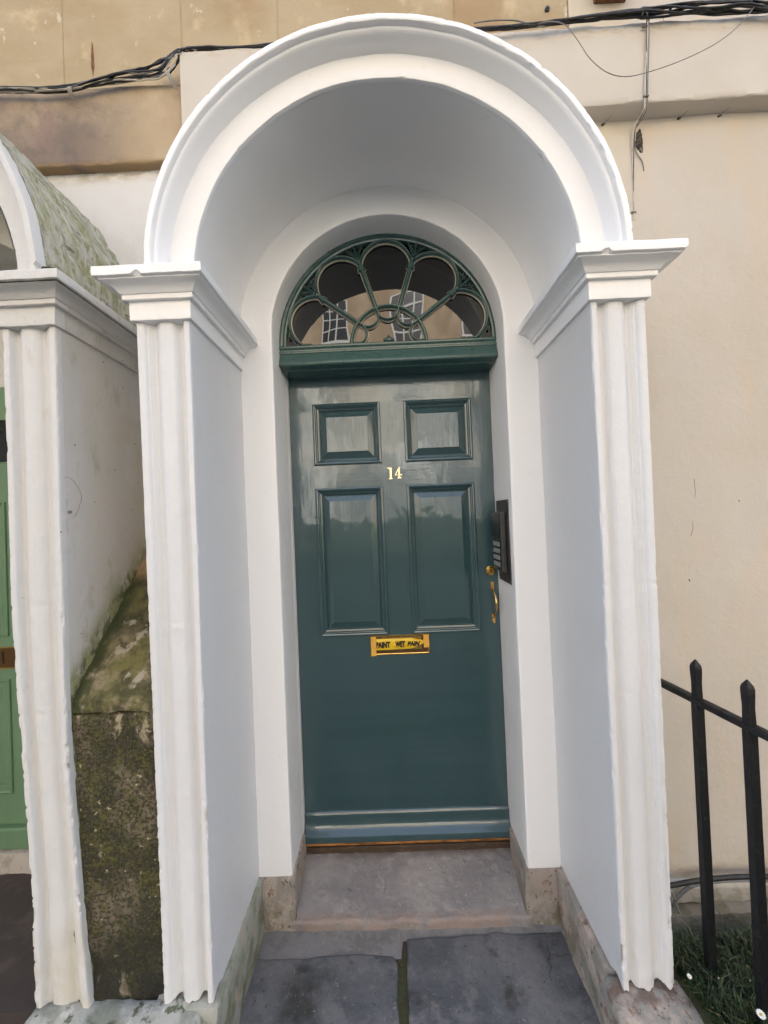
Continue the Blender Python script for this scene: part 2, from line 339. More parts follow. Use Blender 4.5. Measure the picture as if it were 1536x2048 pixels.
def make_shaft(sgn, ox, seed, chip=1.0, zb=.128, zt=1.953, broken=0, lean=0):
    """fluted pilaster with the plain return walls behind it; sgn=-1 left, +1 right"""
    mb = MB(); prof = dense(pil_profile(0)); rows = []; nvz = 300
    for i in range(nvz+1):
        t = i/nvz; z = zb+(zt-zb)*t
        low = max(0, 1-(z-zb)/1.1)
        amp = chip*(.25+1.7*low); cut = max(0, 1-min(abs(z-.905), abs(z-1.165-.03*sgn), abs(z-.66))/.006)
        row = []
        def edge(u, sd):
            # chipped arris: positive number = bite taken out of the edge
            b = max(0, fb(z, 0, 0, 16, seed+sd*5)-.28)*.020*amp + max(0, fb(z, 0, 0, 55, seed+9+sd*5)-.35)*.008*amp
            return min(b, .013)+.005*cut*(nz(sd, seed, 0, 3) > -.3)+ .0009*amp*nz(z, 0, 0, 30, seed+sd)
        wv = .0012*chip*nz(z, 0, 0, 3.1, seed+3)
        e0, e1 = edge(z, 0), edge(z, 1)
        taper = -.010*(1-t) if sgn > 0 else -.014*(1-t)
        w0, w1 = HW-.001, OW+.001+taper
        if lean:
            w0 += .034*max(0, min(1, (1.2-z)/.8)); w1 += .044*max(0, (.95-z)/.82)**1.5
        # inner return wall, from back to front
        for y in (.40, .30, .22, .15, .10, .06, .035, .02, .011, .006):
            row.append((w0+wv+(.0012*nz(z, y, 0, 4, seed+7)), y))
        row.append((w0+wv+.0007+e0*.4, .0028+e0*.8)); row.append((w0+wv+.0022+e0*.8, .0008+e0*.5))
        for u, d in prof:
            if u < .03 or u > .97: continue
            bx = w0+(w1-w0)*u + wv*(1-u)
            lum = .0013*chip*fb(bx*1.5, z, 0, 9, seed+2)*(.3+low) + .0005*chip*nz(bx, z, 0, 60, seed)
            near = max(0, 1-u/.09)*e0*.5 + max(0, 1-(1-u)/.09)*e1*.5
            dd = d
            if broken and u > .80:      # worn-away outer fillets
                k = max(0, min(1, (fb(z, 0, 0, 3, seed+21)-.0)*4))*low
                dd = d+k*.006*(u-.8)/.2
            row.append((bx, dd+lum+near+.0010+.0011*cut))
        row.append((w1-.0022-e1*.8, .0008+e1*.5)); row.append((w1-.0007-e1*.4, .0028+e1*.8))
        for y in (.006, .011, .02, .035, .06, .12, .22, .40): row.append((w1+.001*nz(z, y, 1, 4, seed), y))
        zz = []
        for k, (x, y) in enumerate(row):
            z2 = z
            if i < 14:
                w = (1-i/14)
                rag = (1 if chip < 1.2 else .15)*.012*fb(x, 0, 0, 30, seed+31)+.006*nz(x, 0, 0, 120, seed+32)
                if y < .05: rag += (.6 if chip < 1.2 else .05)*max(0, min(y, .022))
                z2 = z+w*rag
            zz.append((ox+sgn*x, y, z2))
        rows.append(zz)
    mb.grid(rows)
    return mb

CAP = [(-.03,1.9530),(.0015,1.9535),(.0095,1.954),(.0100,1.9555),(.0102,1.975),(.0100,2.0010),(.0108,2.0030),(.0205,2.0032),(.0220,2.0046),(.0222,2.0150),(.0215,2.0168),
       (.0250,2.0172),(.0270,2.0195),(.0295,2.0230),(.0335,2.0275),(.0395,2.0318),(.0470,2.0350),(.0560,2.0372),(.0585,2.0385),(.0590,2.0412),(.0655,2.0416),(.0680,2.0432),(.0684,2.050),(.0682,2.0645),(.0668,2.0668),(.0640,2.0676),(-.02,2.070)]
def make_cap(sgn, ox, seed, chip=1.0):
    mb = MB(); rows = []
    path = [((HW, .40), (-1, 0)), ((HW, 0), (-1, -1)), ((OW, 0), (1, -1)), ((OW, .40), (1, 0))]
    for (p, z) in CAP:
        row = []
        for k in range(3):
            (a, na), (b, nb) = path[k], path[k+1]
            A = (a[0]+na[0]*p, a[1]+na[1]*p); B = (b[0]+nb[0]*p, b[1]+nb[1]*p)
            n = 50 if k != 1 else 44
            for j in range(n+(k == 2)):
                t = j/n
                x = A[0]+(B[0]-A[0])*t; y = A[1]+(B[1]-A[1])*t; zz = z
                s = k*3+t
                if z > 2.04 and z < 2.055 and p > .06:     # chipped lower arris of the slab
                    zz += chip*(max(0, fb(s, 0, 0, 6, seed)-.42)*.022 + .0006*nz(s, 0, 0, 20, seed))
                zz += .0009*chip*nz(s, z, 0, 5, seed+4)+(.004*(t-.5)*0)
                o = .0007*chip*nz(s, z*10, 0, 8, seed+5)
                row.append((ox+sgn*(x+(o if k != 1 else 0)), y+(o if k == 1 else 0), zz))
        rows.append(row)
    mb.grid(rows)
    return mb

def arc_pts(r, n, a0=0, a1=PI): return [a0+(a1-a0)*i/n for i in range(n+1)]
ARCH = [(.5235,.012),(.5238,.005),(.5250,.001),(.5275,-.0002),(.545,0),(.570,0),(.5885,.0002),(.5892,-.0012),(.5900,-.004),(.5912,-.011),(.5928,-.020),(.5948,-.0295),(.5972,-.0375),(.5998,-.0428),(.6025,-.0450),(.6048,-.0455),(.6058,-.0462),(.6064,-.046),(.6068,-.054),(.6080,-.0585),(.6100,-.0600),(.6205,-.0602),(.6240,-.0585),(.6255,-.054),(.6265,-.030)]
def make_arch(ox, seed, chip=1.0, dr=0.0):
    mb = MB(); rows = []; n = 240
    for i, (r, y) in enumerate(ARCH):
        row = []
        for k in range(n+1):
            a = PI*k/n; s = a*3
            rr, yy = r+dr, y
            lump = .0014*chip*nz(s, r*8, 0, 3.5, seed)+.0006*chip*nz(s, r*30, 0, 16, seed)
            if .606 < r < .6085 and y < -.05:
                c = max(0, fb(s, 0, 0, 13, seed+2)-.36)*.008*chip; rr += min(c, .003)
            if r > .612: rr += chip*(.0012*nz(s, 0, 0, 18, seed+6)-max(0, fb(s, 0, 0, 9, seed+7)-.45)*.014) if r > .612 else 0
            if i <= 2: rr += chip*(max(0, fb(s, 0, 0, 14, seed+8)-.42)*.005); 
            row.append((ox+rr*math.cos(a), yy+lump, ZC+rr*math.sin(a)+.001*chip*nz(s, 0, 0, 2, seed)))
        rows.append(row)
    mb.grid(rows)
    # flat feet of the ring
    return mb
def make_vault(ox, seed, dr=0.0):
    mb = MB(); n = 120; rows = []
    for j in range(15):
        t = j/14; r = .5235+dr+(.5425-.5235-dr)*min(1, t*1.15); y = .012+.37*t
        rows.append([(ox+(r+.0015*nz(a*3, y*4, 0, 2, seed))*math.cos(a), y, ZC+(r+.0015*nz(a*3, y*4, 0, 2, seed))*math.sin(a)) for a in arc_pts(r, n)])
    mb.grid(rows); return mb
def make_extrados(ox, seed, amp, dr=0.0):
    mb = MB(); n = 200; rows = []
    for j in range(61):
        t = j/60; y = -.028+.425*t; r0 = .6262+dr+(max(.685, .6262+dr)-.6262-dr)*min(1, t*1.1)
        row = []
        for a in arc_pts(0, n):
            r = r0+amp*(.006*fb(a*2.5, y*2, 0, 4, seed)+.002*nz(a*2.5, y, 0, 30, seed))*min(1, t*6)
            row.append((ox+r*math.cos(a), y, ZC+r*math.sin(a)))
        rows.append(row)
    mb.grid(rows); return mb
IR, IZ = .4235, 2.083
def make_backwall(ox, zb=.122, zl=-.10):
    """niche wall with arched door opening and its reveals"""
    mb = MB(); secs = []
    n = 90
    def pt(s, r, y): # s: -1..0 left jamb bottom->spring, 0..1 arch, 1..2 right jamb
        return None
    def col(s):
        out = []
        offs = [(IR+.060, .371), (IR+.020, .371), (IR+.005, .371), (IR+.0022, .3716), (IR+.0006, .3732), (IR, .376), (IR, .42), (IR, .50), (IR, .605)]
        return offs
    path = []
    for i in range(41): path.append(('L', zb+(IZ-zb)*i/40))
    for i in range(1, n): path.append(('A', PI-PI*i/n))
    for i in range(41): path.append(('R', IZ-(IZ-zb)*i/40))
    rows = []
    for kind, q in path:
        row = []
        if kind == 'L':
            outer = (ox-.548, .371, q)
            row.append(outer)
        elif kind == 'R': row.append((ox+.548, .371, q))
        else: row.append((ox+.556*math.cos(q), .371, ZC+.556*math.sin(q)))
        for r, y in col(0):
            wob = .0012*nz(q*3, r*8, y*5, 3, 4)+.0006*nz(q*3, y*9, 0, 22, 5)
            edge = max(0, fb(q, 0, 0, 11, 6)-.35)*.006 if .3712 < y < .377 else 0
            r2 = r+wob+edge
            if kind == 'L': row.append((ox-r2, y, q))
            elif kind == 'R': row.append((ox+r2, y, q))
            else: row.append((ox+r2*math.cos(q), y, IZ+r2*math.sin(q)))
        rows.append(row)
    mb.grid(rows); return mb

def roughbox(x0, x1, y0, y1, z0, z1, seed, amp=.006, res=.02, top=None, rnd=.012):
    """weathered block: subdivided rounded box pushed about by noise; top(x,y) may lift the top face"""
    import bmesh
    bm = bmesh.new(); nx, ny, nz_ = [max(2, min(120, int((b-a)/res))) for a, b in ((x0,x1),(y0,y1),(z0,z1))]
    mb = MB()
    def face(f, nu, nv):
        rows = [[f(i/nu, j/nv) for j in range(nv+1)] for i in range(nu+1)]; mb.grid(rows)
    X = lambda t: x0+(x1-x0)*t; Yy = lambda t: y0+(y1-y0)*t; Z = lambda t: z0+(z1-z0)*t
    face(lambda a, b: (X(a), y0, Z(b)), nx, nz_); face(lambda a, b: (X(a), y1, Z(b)), nx, nz_)
    face(lambda a, b: (x0, Yy(a), Z(b)), ny, nz_); face(lambda a, b: (x1, Yy(a), Z(b)), ny, nz_)
    face(lambda a, b: (X(a), Yy(b), z0), nx, ny); face(lambda a, b: (X(a), Yy(b), z1), nx, ny)
    cx, cy, cz = (x0+x1)/2, (y0+y1)/2, (z0+z1)/2
    hx, hy, hz = (x1-x0)/2, (y1-y0)/2, (z1-z0)/2
    out = []
    for v in mb.v:
        q = Vector((v.x-cx, v.y-cy, v.z-cz)); r = rnd
        inner = Vector((max(-hx+r, min(hx-r, q.x)), max(-hy+r, min(hy-r, q.y)), max(-hz+r, min(hz-r, q.z))))
        d = q-inner
        if d.length > 1e-9: q = inner+d.normalized()*r
        p = Vector((cx, cy, cz))+q
        if top and v.z > z0+1e-6:
            tz = top(p.x, p.y); p.z = z0+(p.z-z0)*(tz-z0)/(z1-z0)
        nn = Vector((fb(p.x, p.y, p.z, 9, seed), fb(p.x, p.y, p.z, 9, seed+11), fb(p.x, p.y, p.z, 9, seed+23)))*amp
        nn += Vector((nz(p.x, p.y, p.z, 55, seed), nz(p.x, p.y, p.z, 55, seed+5), nz(p.x, p.y, p.z, 55, seed+8)))*amp*.25
        out.append(p+nn)
    mb.v = out
    import bmesh as _b
    return mb

def porch(ox, name, label, mats, seed, chip):
    t = thing(name, label, 'porch', (ox, 0, .12), 'arched porches on the terrace')
    for sg in (-1, 1):
        make_shaft(sg, ox, seed+sg, chip, broken=(sg > 0), lean=(chip > 1.2), zb=(.128 if chip < 1.2 else .095)).build('pilaster', mats['rough'], t, 50)
        make_cap(sg, ox, seed+5+sg, chip).build('capital', mats['smooth'], t, 30)
    make_arch(ox, seed+10, chip, .066 if chip > 1.2 else 0).build('archivolt', mats['smooth'], t, 32)
    make_vault(ox, seed, .055 if chip > 1.2 else 0).build('vault', mats['smooth'], t, 40)
    make_extrados(ox, seed, mats['exa'], .066 if chip > 1.2 else 0).build('vault_back', mats['ext'], t, 40)
    make_backwall(ox).build('niche_wall', mats['smooth'], t, 45)
    return t

P1 = porch(CX, 'arched_porch', 'freshly painted bright white arched porch framing the teal door', dict(rough=M['white_rough'], smooth=M['white'], ext=M['white'], exa=.5), 3, 1.0)
NX = -1.588
P2 = porch(NX, 'arched_porch', 'weathered off-white arched porch with mossy green back, beside the mossy stone blocks', dict(rough=M['old_white'], smooth=M['old_side'], ext=M['mossy_vault'], exa=2.0), 40, 1.5)
# ragged gap of plain vault side: neighbour arch face is painted like its pilasters
for o in P2.children:
    if o.name.startswith('vault') and not o.name.startswith('vault_back'): o.data.materials[0] = M['old_white']
    if o.name.startswith('archivolt'): o.data.materials[0] = M['old_white']
    if o.name.startswith('capital'): o.data.materials[0] = M['old_white']
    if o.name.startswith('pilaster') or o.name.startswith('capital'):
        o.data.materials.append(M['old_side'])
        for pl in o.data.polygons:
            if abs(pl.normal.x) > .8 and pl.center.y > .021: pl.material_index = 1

def atx(px, py, X_):
    d = ROT @ Vector(((px-768)/F, -(py-1024)/F, -1)); return CAM+d*((X_-CAM.x)/d.x)
b = MB(); b.tube([atx(x, y, NX+OW+.0012) for x, y in ((128,955),(137,954),(148,962),(157,976),(163,990),(163,1000),(160,1008),(156,1022),(150,1032))], .0006, 5); b.build('crack', M['lead'], P2)
b = MB(); c = atx(140, 1024, NX+OW+.001); b.ball(c, .008, 8, sq=(.15,1,.6)); b.build('flaked_patch', M['mortar'], P2)
for (x, y) in ((207,724),(262,1020),(271,888),(183,664),(229,940),(122,1064),(150,890),(246,775),(276,965)):
    b = MB(); b.ball(atx(x, y, NX+OW+.001), .0022, 6, sq=(.3,1,1.2)); b.build('pit', M['hole'], P2)
mg = bpy.data.materials.new('x') if False else mat('dark_green_moss', (.03,.035,.012,1), .95, [((.09,.10,.02,1), 50, .5, .6, .8)], [(120, .9, .006)])
b = MB(); ex = NX+OW+.0600
b.tube([(ex-.25+.25*i/30, -.0600, 2.0412+.0006*nz(i*.3, 0, 0, 3)) for i in range(31)]+[(ex, -.06+.42*i/60, 2.0412+.0008*nz(i*.3, 1, 0, 3)) for i in range(1, 61)], lambda t: .0014+.0012*abs(nz(t*60, 0, 0, 1, 3)), 6); b.build('moss_line', mg, P2)
b = MB(); b.tube([(NX+OW+.018, -.05+.42*i/70, 2.0700) for i in range(71)], lambda t: max(.001, (.002+.011*t**2)*(.6+.9*abs(nz(t*45, 0, 0, 1, 5)))), 8, flat=.8); b.build('moss_cushion', mg, P2)
b = MB()
for k in range(9): b.ball((NX+OW+.040+R_.uniform(-.012,.012), -.055+R_.uniform(-.008,.012), 2.071), R_.uniform(.004,.009), 8, sq=(1.2,1,.6))
b.build('moss_tuft', mg, P2)
# stone footings of the near porch (parts of it)
def lip(x, y): return .128+.004*fb(x, y, 0, 8, 3)
roughbox(CX-.705, CX-.527, -.012, .372, -.20, .128, 11, .005, .014).build('plinth', M['plinth_mossy'], P1, 60)
roughbox(CX+.523, CX+.712, .055, .372, -.20, .126, 12, .006, .014).build('plinth', M['plinth'], P1, 60)
roughbox(CX+.505, CX+.715, -.075, .052, -.20, .120, 13, .009, .012, rnd=.02).build('plinth', M['plinth'], P1, 60)
for sg in (-1, 1):
    roughbox(CX+sg*.474-.062, CX+sg*.474+.062, .368, .56, -.20, .124, 15+sg, .004, .012, rnd=.006).build('jamb_base', M['plinth'] if sg > 0 else M['plinth'], P1, 60)
# reveal below paint line is covered by the jamb bases' inner faces

# ------------------------------------------------------------------ main walls
sh = thing('stone_house', 'honey coloured ashlar stone house above and behind the white porches', 'house', (-2.5, .5, 0))
mb = MB(); mb.box(NX+.546, CX-.546, .371, .70, -.4, 2.735)
mb.box(-9, NX-.546, .371, .70, -.4, 2.735); mb.box(NX-.56, NX+.56, .373, .70, 2.60, 2.735); mb.box(CX-.56, CX+.56, .373, .70, 2.60, 2.985)
for cx_ in (NX, CX):
    for sg in (-1, 1): mb.box(min(cx_+sg*.44, cx_+sg*.56), max(cx_+sg*.44, cx_+sg*.56), .373, .70, 2.47, 2.60)
mb.build('painted_wall', M['wall_white'], sh, smooth=False)
# string course of stone, left of the cream one
BX = -.688
def strip(x0, x1, yf, yb, z0, z1, seed, res=.012, amp=.0025, slope=0.0):
    mb = MB(); n = int((x1-x0)/res); prof = []
    prof.append((yb, z0)); prof.append((yf+.010, z0)); prof.append((yf+.003, z0+.001)); prof.append((yf, z0+.005))
    for k in range(1, 14): prof.append((yf, z0+.005+(z1-z0-.01)*k/14))
    prof += [(yf+.001, z1-.004), (yf+.005, z1), (yb, z1)]
    rows = []
    for i in range(n+1):
        x = x0+(x1-x0)*i/n; row = []
        for k, (y, z) in enumerate(prof):
            e = 1.6 if k in (2, 3, len(prof)-2, len(prof)-3) else .6
            zz = z+slope*(x-x0)+amp*e*fb(x, z, 0, 14, seed)
            yy = y+(amp*e*fb(x, z, y, 10, seed+4) if y < yb-.001 else 0)
            row.append((x, yy, zz))
        rows.append(row)
    mb.grid(rows); n2 = len(prof)
    L = len(mb.v)
    mb.f.append(list(range(L-n2, L))); mb.mi.append(0); mb.f.append(list(range(L-len(rows)*n2, L-len(rows)*n2+n2))[::-1]); mb.mi.append(0)
    return mb
strip(-2.6, BX-.004, .338, .69, 2.712, 2.995, 1).build('string_course', M['band'], sh, 40)
# ashlar blocks above
mb = MB(); joints = [-9, -6.5, -4.2, -2.6, -1.9, -1.15, -.709, -.351, .30, .717]
zc = [2.996, 3.42, 3.86, 4.3]
for r in range(3):
    for a, b in zip(joints[:-1], joints[1:]):
        if r == 1 : a, b = a+.13 if a > -9 else a, (b+.13 if b < .7 else b)
        mb.box(a+.0016, b-.0016, .371+.0015*nz(a, r, 0, 9), .70, zc[r]+.0016, zc[r+1]-.0016, .003)
mb.box(-9, .717, .374, .70, 2.99, 4.29); mb.box(-9, .717, .372, .70, 4.30, 10)
mb.build('ashlar_wall', M['ashlar'], sh, smooth=False)
mb = MB(); mb.box(-9, .717, .702, 8, -.4, 9.9); mb.build('house_body', M['ashlar'], sh, smooth=False)
mb = MB(); mb.box(-9.1, .717, .70, 8.1, 9.9, 10.05); mb.build('roof', M['slate'], sh, smooth=False)
# rust streak & screw plug as small real details
mb = MB()
for i in range(1):
    c = at(185, 118, .370); rows = []
    for k in range(13):
        t = k/12; w = .0075*math.sin(PI*t)**.7*(.7+.5*nz(t, 0, 0, 5, 2)); z = c.z-.065+.13*t
        rows.append([(c.x-w, .3705, z), (c.x-w*.4, .3685, z), (c.x+w*.5, .3687, z), (c.x+w, .3705, z)])
    mb.grid(rows)
mb.build('rust_streak', M['rust'], sh)
mb = MB(); c = at(1094, 20, .37)
mb.tube([(c.x, .374, c.z), (c.x, .364, c.z)], .009, 12); mb.tube([(c.x, .366, c.z), (c.x, .360, c.z)], .004, 8)
mb.build('screw', M['steel_dark'], sh)

ch = thing('cream_house', 'cream painted rendered house wall right of the white porch', 'house', (2.5, .5, 0))
mb = MB(); rows = []
xs = [CX+.546+i*.03 for i in range(60)]+[3, 4, 6, 9]
zs = [.055+i*.03 for i in range(93)]
for z in zs+[2.84]:
    rows.append([(x, .371+(.004*fb(x, z, 0, 3, 8) if x < 3 else 0), z+(.006*fb(x, 0, 0, 12, 9) if z < .06 else 0)) for x in xs])
mb.grid(rows); mb.build('wall', M['cream'], ch, 60)
mb = MB(); mb.box(CX+.546, 9, .40, .70, -.4, 3.10); mb.box(.719, 9, .371, .70, 3.085, 10); mb.box(.719, 9, .702, 8, -.4, 10); mb.build('upper_wall', M['cream'], ch, smooth=False)
strip(BX, 3.2, .310, .39, 2.792, 3.075, 7, res=.012, amp=.0022, slope=.0105).build('string_course', M['cream_band'], ch, 40)
mb = MB(); c0, c1 = at(1196, -6, .34), at(1262, -6, .34); mb.box(c0.x, c1.x, .30, .42, c0.z+.014, c0.z+.06, .004); mb.build('window_sill', M['rust'], ch)
strip(CX+.68, 3.2, .340, .42, .012, .070, 17, amp=.004).build('base_course', M['base_paint'], ch, 50)
roughbox(CX+.66, 3.0, .300, .42, -.30, .010, 19, .012, .03, rnd=.02).build('rubble_base', M['rough_base'], ch, 60)
# broken plaster patch
mb = MB(); c = at(1279, 284, .371); rows = []
ctr = (c.x, .366, c.z); N_ = 40; ring = []
for ring_r, yy in ((.0, .362), (.5, .364), (.85, .367), (1.0, .3735)):
    row = []
    for k in range(N_):
        a = 2*PI*k/N_; rr = 1+.35*fb(math.cos(a), math.sin(a), 0, 2.5, 4)
        if -.9 < a-2*PI < 0 or a < .9: rr *= .55+.25*abs(math.sin(a))
        row.append((c.x+math.cos(a)*.017*rr*ring_r, yy+.002*nz(a, ring_r, 0, 5), c.z+math.sin(a)*.040*rr*ring_r))
    rows.append(row)
mb.grid(rows, closed=True); mb.build('broken_plaster', M['hole'], ch, 30)
def mark(o, name, pts, w, m_='hole'):
    b = MB(); b.tube(pts, w, 5); return b.build(name, M[m_], o)
for L_, w_ in (([(1388,958),(1391,985),(1386,1012)], .0006), ([(1385,1040),(1386,1056),(1382,1072)], .0010), ([(1458,742),(1474,768),(1487,800),(1496,832)], .0005), ([(1378,1158),(1380,1163)], .0014), ([(1477,1000),(1479,1003)], .0020)):
    mark(ch, 'scratch', [at(x, y, .3725) for x, y in L_], w_)
# cobwebby plugs under the string course
for (px, py) in ((1205, 249), (1357, 237), (1438, 232)):
    c = at(px, py, .366); b = MB()
    b.ball(c, .0055, 8, sq=(1.1,.7,.7)); b.ball(c+Vector((.005,0,.002)), .004, 8, sq=(1.4,.6,.6)); b.tube([c, c+Vector((.010,-.004,.006)), c+Vector((.022,-.018,.010))], .0006, 5)
    b.build('wall_plug', M['hole'], ch)

# ------------------------------------------------------------------ mossy blocks between the porches
ms = thing('mossy_stone_buttress', 'dark mossy stone blocks with sloping top wedged between the two porches', 'stone wall', (-.79, .2, .1))
roughbox(-.925, -.660, .022, .372, .08, .892, 31, .008, .0075, rnd=.014).build('upright_block', M['moss_block'], ms, 70)
roughbox(-.925, -.660, .020, .385, .894, 1.27, 33, .009, .0075, top=lambda x, y: .925+(y-.018)*1.06, rnd=.008).build('sloping_cope', M['moss_cope'], ms, 70)
lg = roughbox(-1.02, -.555, -.42, .03, -.20, .112, 35, .010, .016, top=lambda x, y: .126+.28*min(0, y+.02), rnd=.02)
o = lg.build('stone_ledge', M['ledge'], None, 70); tag(o, 'greenish weathered stone ledge at the feet of the left pilasters', 'stone ledge')

# ------------------------------------------------------------------ ground, paving, step
def sheet(name, x0, x1, y0, y1, nx, ny, f, m):
    mb = MB(); mb.grid([[(x0+(x1-x0)*i/nx, y0+(y1-y0)*j/ny, f(x0+(x1-x0)*i/nx, y0+(y1-y0)*j/ny)) for j in range(ny+1)] for i in range(nx+1)])
    o = mb.build(name, m, None, 60); tag(o, kind='structure'); return o
sheet('ground', -60, 60, -60, 40, 4, 4, lambda x, y: -.33, M['asphalt'])
sheet('pavement', -30, 30, -3.2, .30, 4, 4, lambda x, y: -.20, M['pavement'])

def slab_poly(poly, z0, z1, seed, amp=.004):
    """flagstone: noisy outline, gently uneven top, rounded arris"""
    cx = sum(p[0] for p in poly)/len(poly); cy = sum(p[1] for p in poly)/len(poly)
    ring = []
    for i in range(len(poly)):
        a, b = Vector(poly[i]), Vector(poly[(i+1) % len(poly)]); n = max(2, int((b-a).length/.008))
        for k in range(n):
            p = a+(b-a)*k/n
            nn = Vector(((b-a).y, -(b-a).x)).normalized()
            ring.append(p+nn*(amp*fb(p.x, p.y, 0, 14, seed)+amp*.5*nz(p.x, p.y, 0, 60, seed)))
    mb = MB(); rows = []
    for sc_, dz in ((1.0, -.08), (1.0, -.012), (.997, -.004), (.988, -.0008), (.97, 0), (.9, 0), (.8, 0), (.7, 0), (.58, 0), (.45, 0), (.3, 0), (.15, 0), (.02, 0)):
        row = []
        for p in ring:
            q = Vector((cx, cy))+(p-Vector((cx, cy)))*sc_
            t = (q.y+.2)/.6
            row.append((q.x, q.y, z0+(z1-z0)*t+dz+.0025*fb(q.x, q.y, 0, 6, seed+3)))
        rows.append(row)
    mb.grid(rows, closed=True); return mb
zf0, zf1 = -.085, -.078
fl = slab_poly([(-.535,-.42), (-.050,-.42), (-.047,.262), (-.060,.288), (-.20,.300), (-.36,.290), (-.533,.291)], zf0, zf1, 51)
tag(fl.build('flagstone', M['flag'], None, 50), 'blue grey flagstone with a dark damp stain, left of the mossy joint', 'flagstone', 'flagstones inside the porch')
fl = slab_poly([(-.018,-.42), (.56,-.42), (.56,.343), (.30,.350), (-.016,.338)], zf0+.003, zf1+.003, 52)
fl = tag(fl.build('flagstone', M['flag'], None, 50), 'blue grey flagstone right of the mossy joint, cracked at its corner', 'flagstone', 'flagstones inside the porch')
tag(slab_poly([(-.60,-.6), (.60,-.6), (.60,.45), (-.60,.45)], zf0-.006, zf1-.006, 53, .001).build('joint_soil', M['soil'], None, 50), 'dark mossy soil filling the joint between the two flagstones', 'soil', kind='stuff')
def atz(px, py, Z_):
    d = ROT @ Vector(((px-768)/F, -(py-1024)/F, -1)); return CAM+d*((Z_-CAM.z)/d.z)
for host, pts in ((fl, [(1094,1892),(1099,1912),(1096,1924),(1104,1934),(1098,1950),(1104,1964)]), (fl, [(1098,1908),(1120,1914),(1136,1910),(1150,1916)])):
    cc = [atz(x, y, -.0795) for x, y in pts]; cc = [Vector((p.x, p.y, zf0+.003+(zf1-zf0)*(p.y+.2)/.6+.0025*fb(p.x, p.y, 0, 6, 55)+.0002)) for p in cc]
    b = MB(); b.tube(bez0(cc), .0011, 5); b.build('crack', M['soil'], host)
mo = MB(); rows = []
for i in range(140):
    x = -.535+1.07*i/139; row = []
    for k in range(10):
        t = k/9; yb = .395; yf = (.293 if x < -.03 else .348)+.006*fb(x, 0, 0, 12, 61)-.012
        y = yb+(yf-yb)*t; z = -.062+(-.083+.062)*t**.7+.0022*fb(x, y, 0, 14, 62)
        row.append((x, y, z))
    rows.append(row)
mo.grid(rows); tag(mo.build('mortar_strip', M['mortar'], None, 60), 'pale grey mortar strip along the front of the door step', 'mortar strip')
# worn step
mb = MB(); rows = []; nxs, nys = 130, 60
for j in range(nys+14):
    row = []
    for i in range(nxs+1):
        u = i/nxs; x = CX-.428+.856*u
        if j <= nys:
            t = j/nys; y = .600+(.378-.600)*t; z = .040-.075*t-.006*math.sin(PI*u)*(.4+.6*t)
        else:
            k = (j-nys)/13; ang = min(1, k*2.2)*PI/2
            y = .378-.014*math.sin(ang); z = -.035-.006*math.sin(PI*u)-.014*(1-math.cos(ang))-.05*max(0, k-.45)
        am = .003 if j < nys-5 else .006
        z += am*fb(x, y, 0, 9, 71)+.0012*nz(x, y, 0, 60, 72); y += am*.8*fb(x, z, 0, 16, 73) if j > nys-4 else 0
        row.append((x, y, z))
    rows.append(row)
mb.grid(rows); tag(mb.build('door_step', M['step'], None, 60), 'worn grey stone step with pinkish front edge below the teal door', 'step')

# ------------------------------------------------------------------ teal door
DX0, DX1, DZ0, DZ1, DY = -.414, .434, .083, 2.02, .589
dr = thing('front_door', 'glossy teal four panelled front door numbered 14', 'door', (CX, DY, .083))
RECT = [(-.318, -.033, 1.623, 1.882), (.064, .349, 1.627, 1.882), (-.318, -.036, .910, 1.530), (.064, .345, .910, 1.527)]
xs = [DX0, RECT[0][0], RECT[0][1], RECT[1][0], RECT[1][1], DX1]
def wob(x, z, s): return .0009*nz(x, z, 0, 3, s)
def quad(mb, x0, x1, z0, z1, y=DY, m=0, res=.03):
    nx = max(1, int((x1-x0)/res)); nz_ = max(1, int((z1-z0)/res))
    mb.grid([[(x0+(x1-x0)*i/nx, y+wob(x0+(x1-x0)*i/nx, z0+(z1-z0)*j/nz_, 5), z0+(z1-z0)*j/nz_) for j in range(nz_+1)] for i in range(nx+1)], m)
mb = MB()
X = [-.318, -.034, .064, .347]
quad(mb, DX0, X[0], DZ0, DZ1); quad(mb, X[3], DX1, DZ0, DZ1)                       # stiles
quad(mb, X[1], X[2], .91, 1.8825)                                                  # muntin
quad(mb, X[0], X[1], 1.5285, 1.6245, m=1); quad(mb, X[2], X[3], 1.5285, 1.6245, m=1)
quad(mb, X[0], X[3], DZ0, .91, m=1); quad(mb, X[0], X[3], 1.8825, DZ1, m=1)
mb.box(DX0, DX1, DY+.022, DY+.05, DZ0, DZ1)
mb.build('door_leaf', [M['teal'], M['teal_rail']], dr, 30)
PR = [(-.0005,.002),(.0,-.0055),(.002,-.0092),(.006,-.0105),(.010,-.0094),(.0135,-.0050),(.0155,-.0040),(.0165,.0010),(.0185,.0035),(.0220,.0050),(.0245,.0060),(.0258,.0135),(.0275,.0150),(.0535,.0040),(.0540,.0012),(.0565,.0003)]
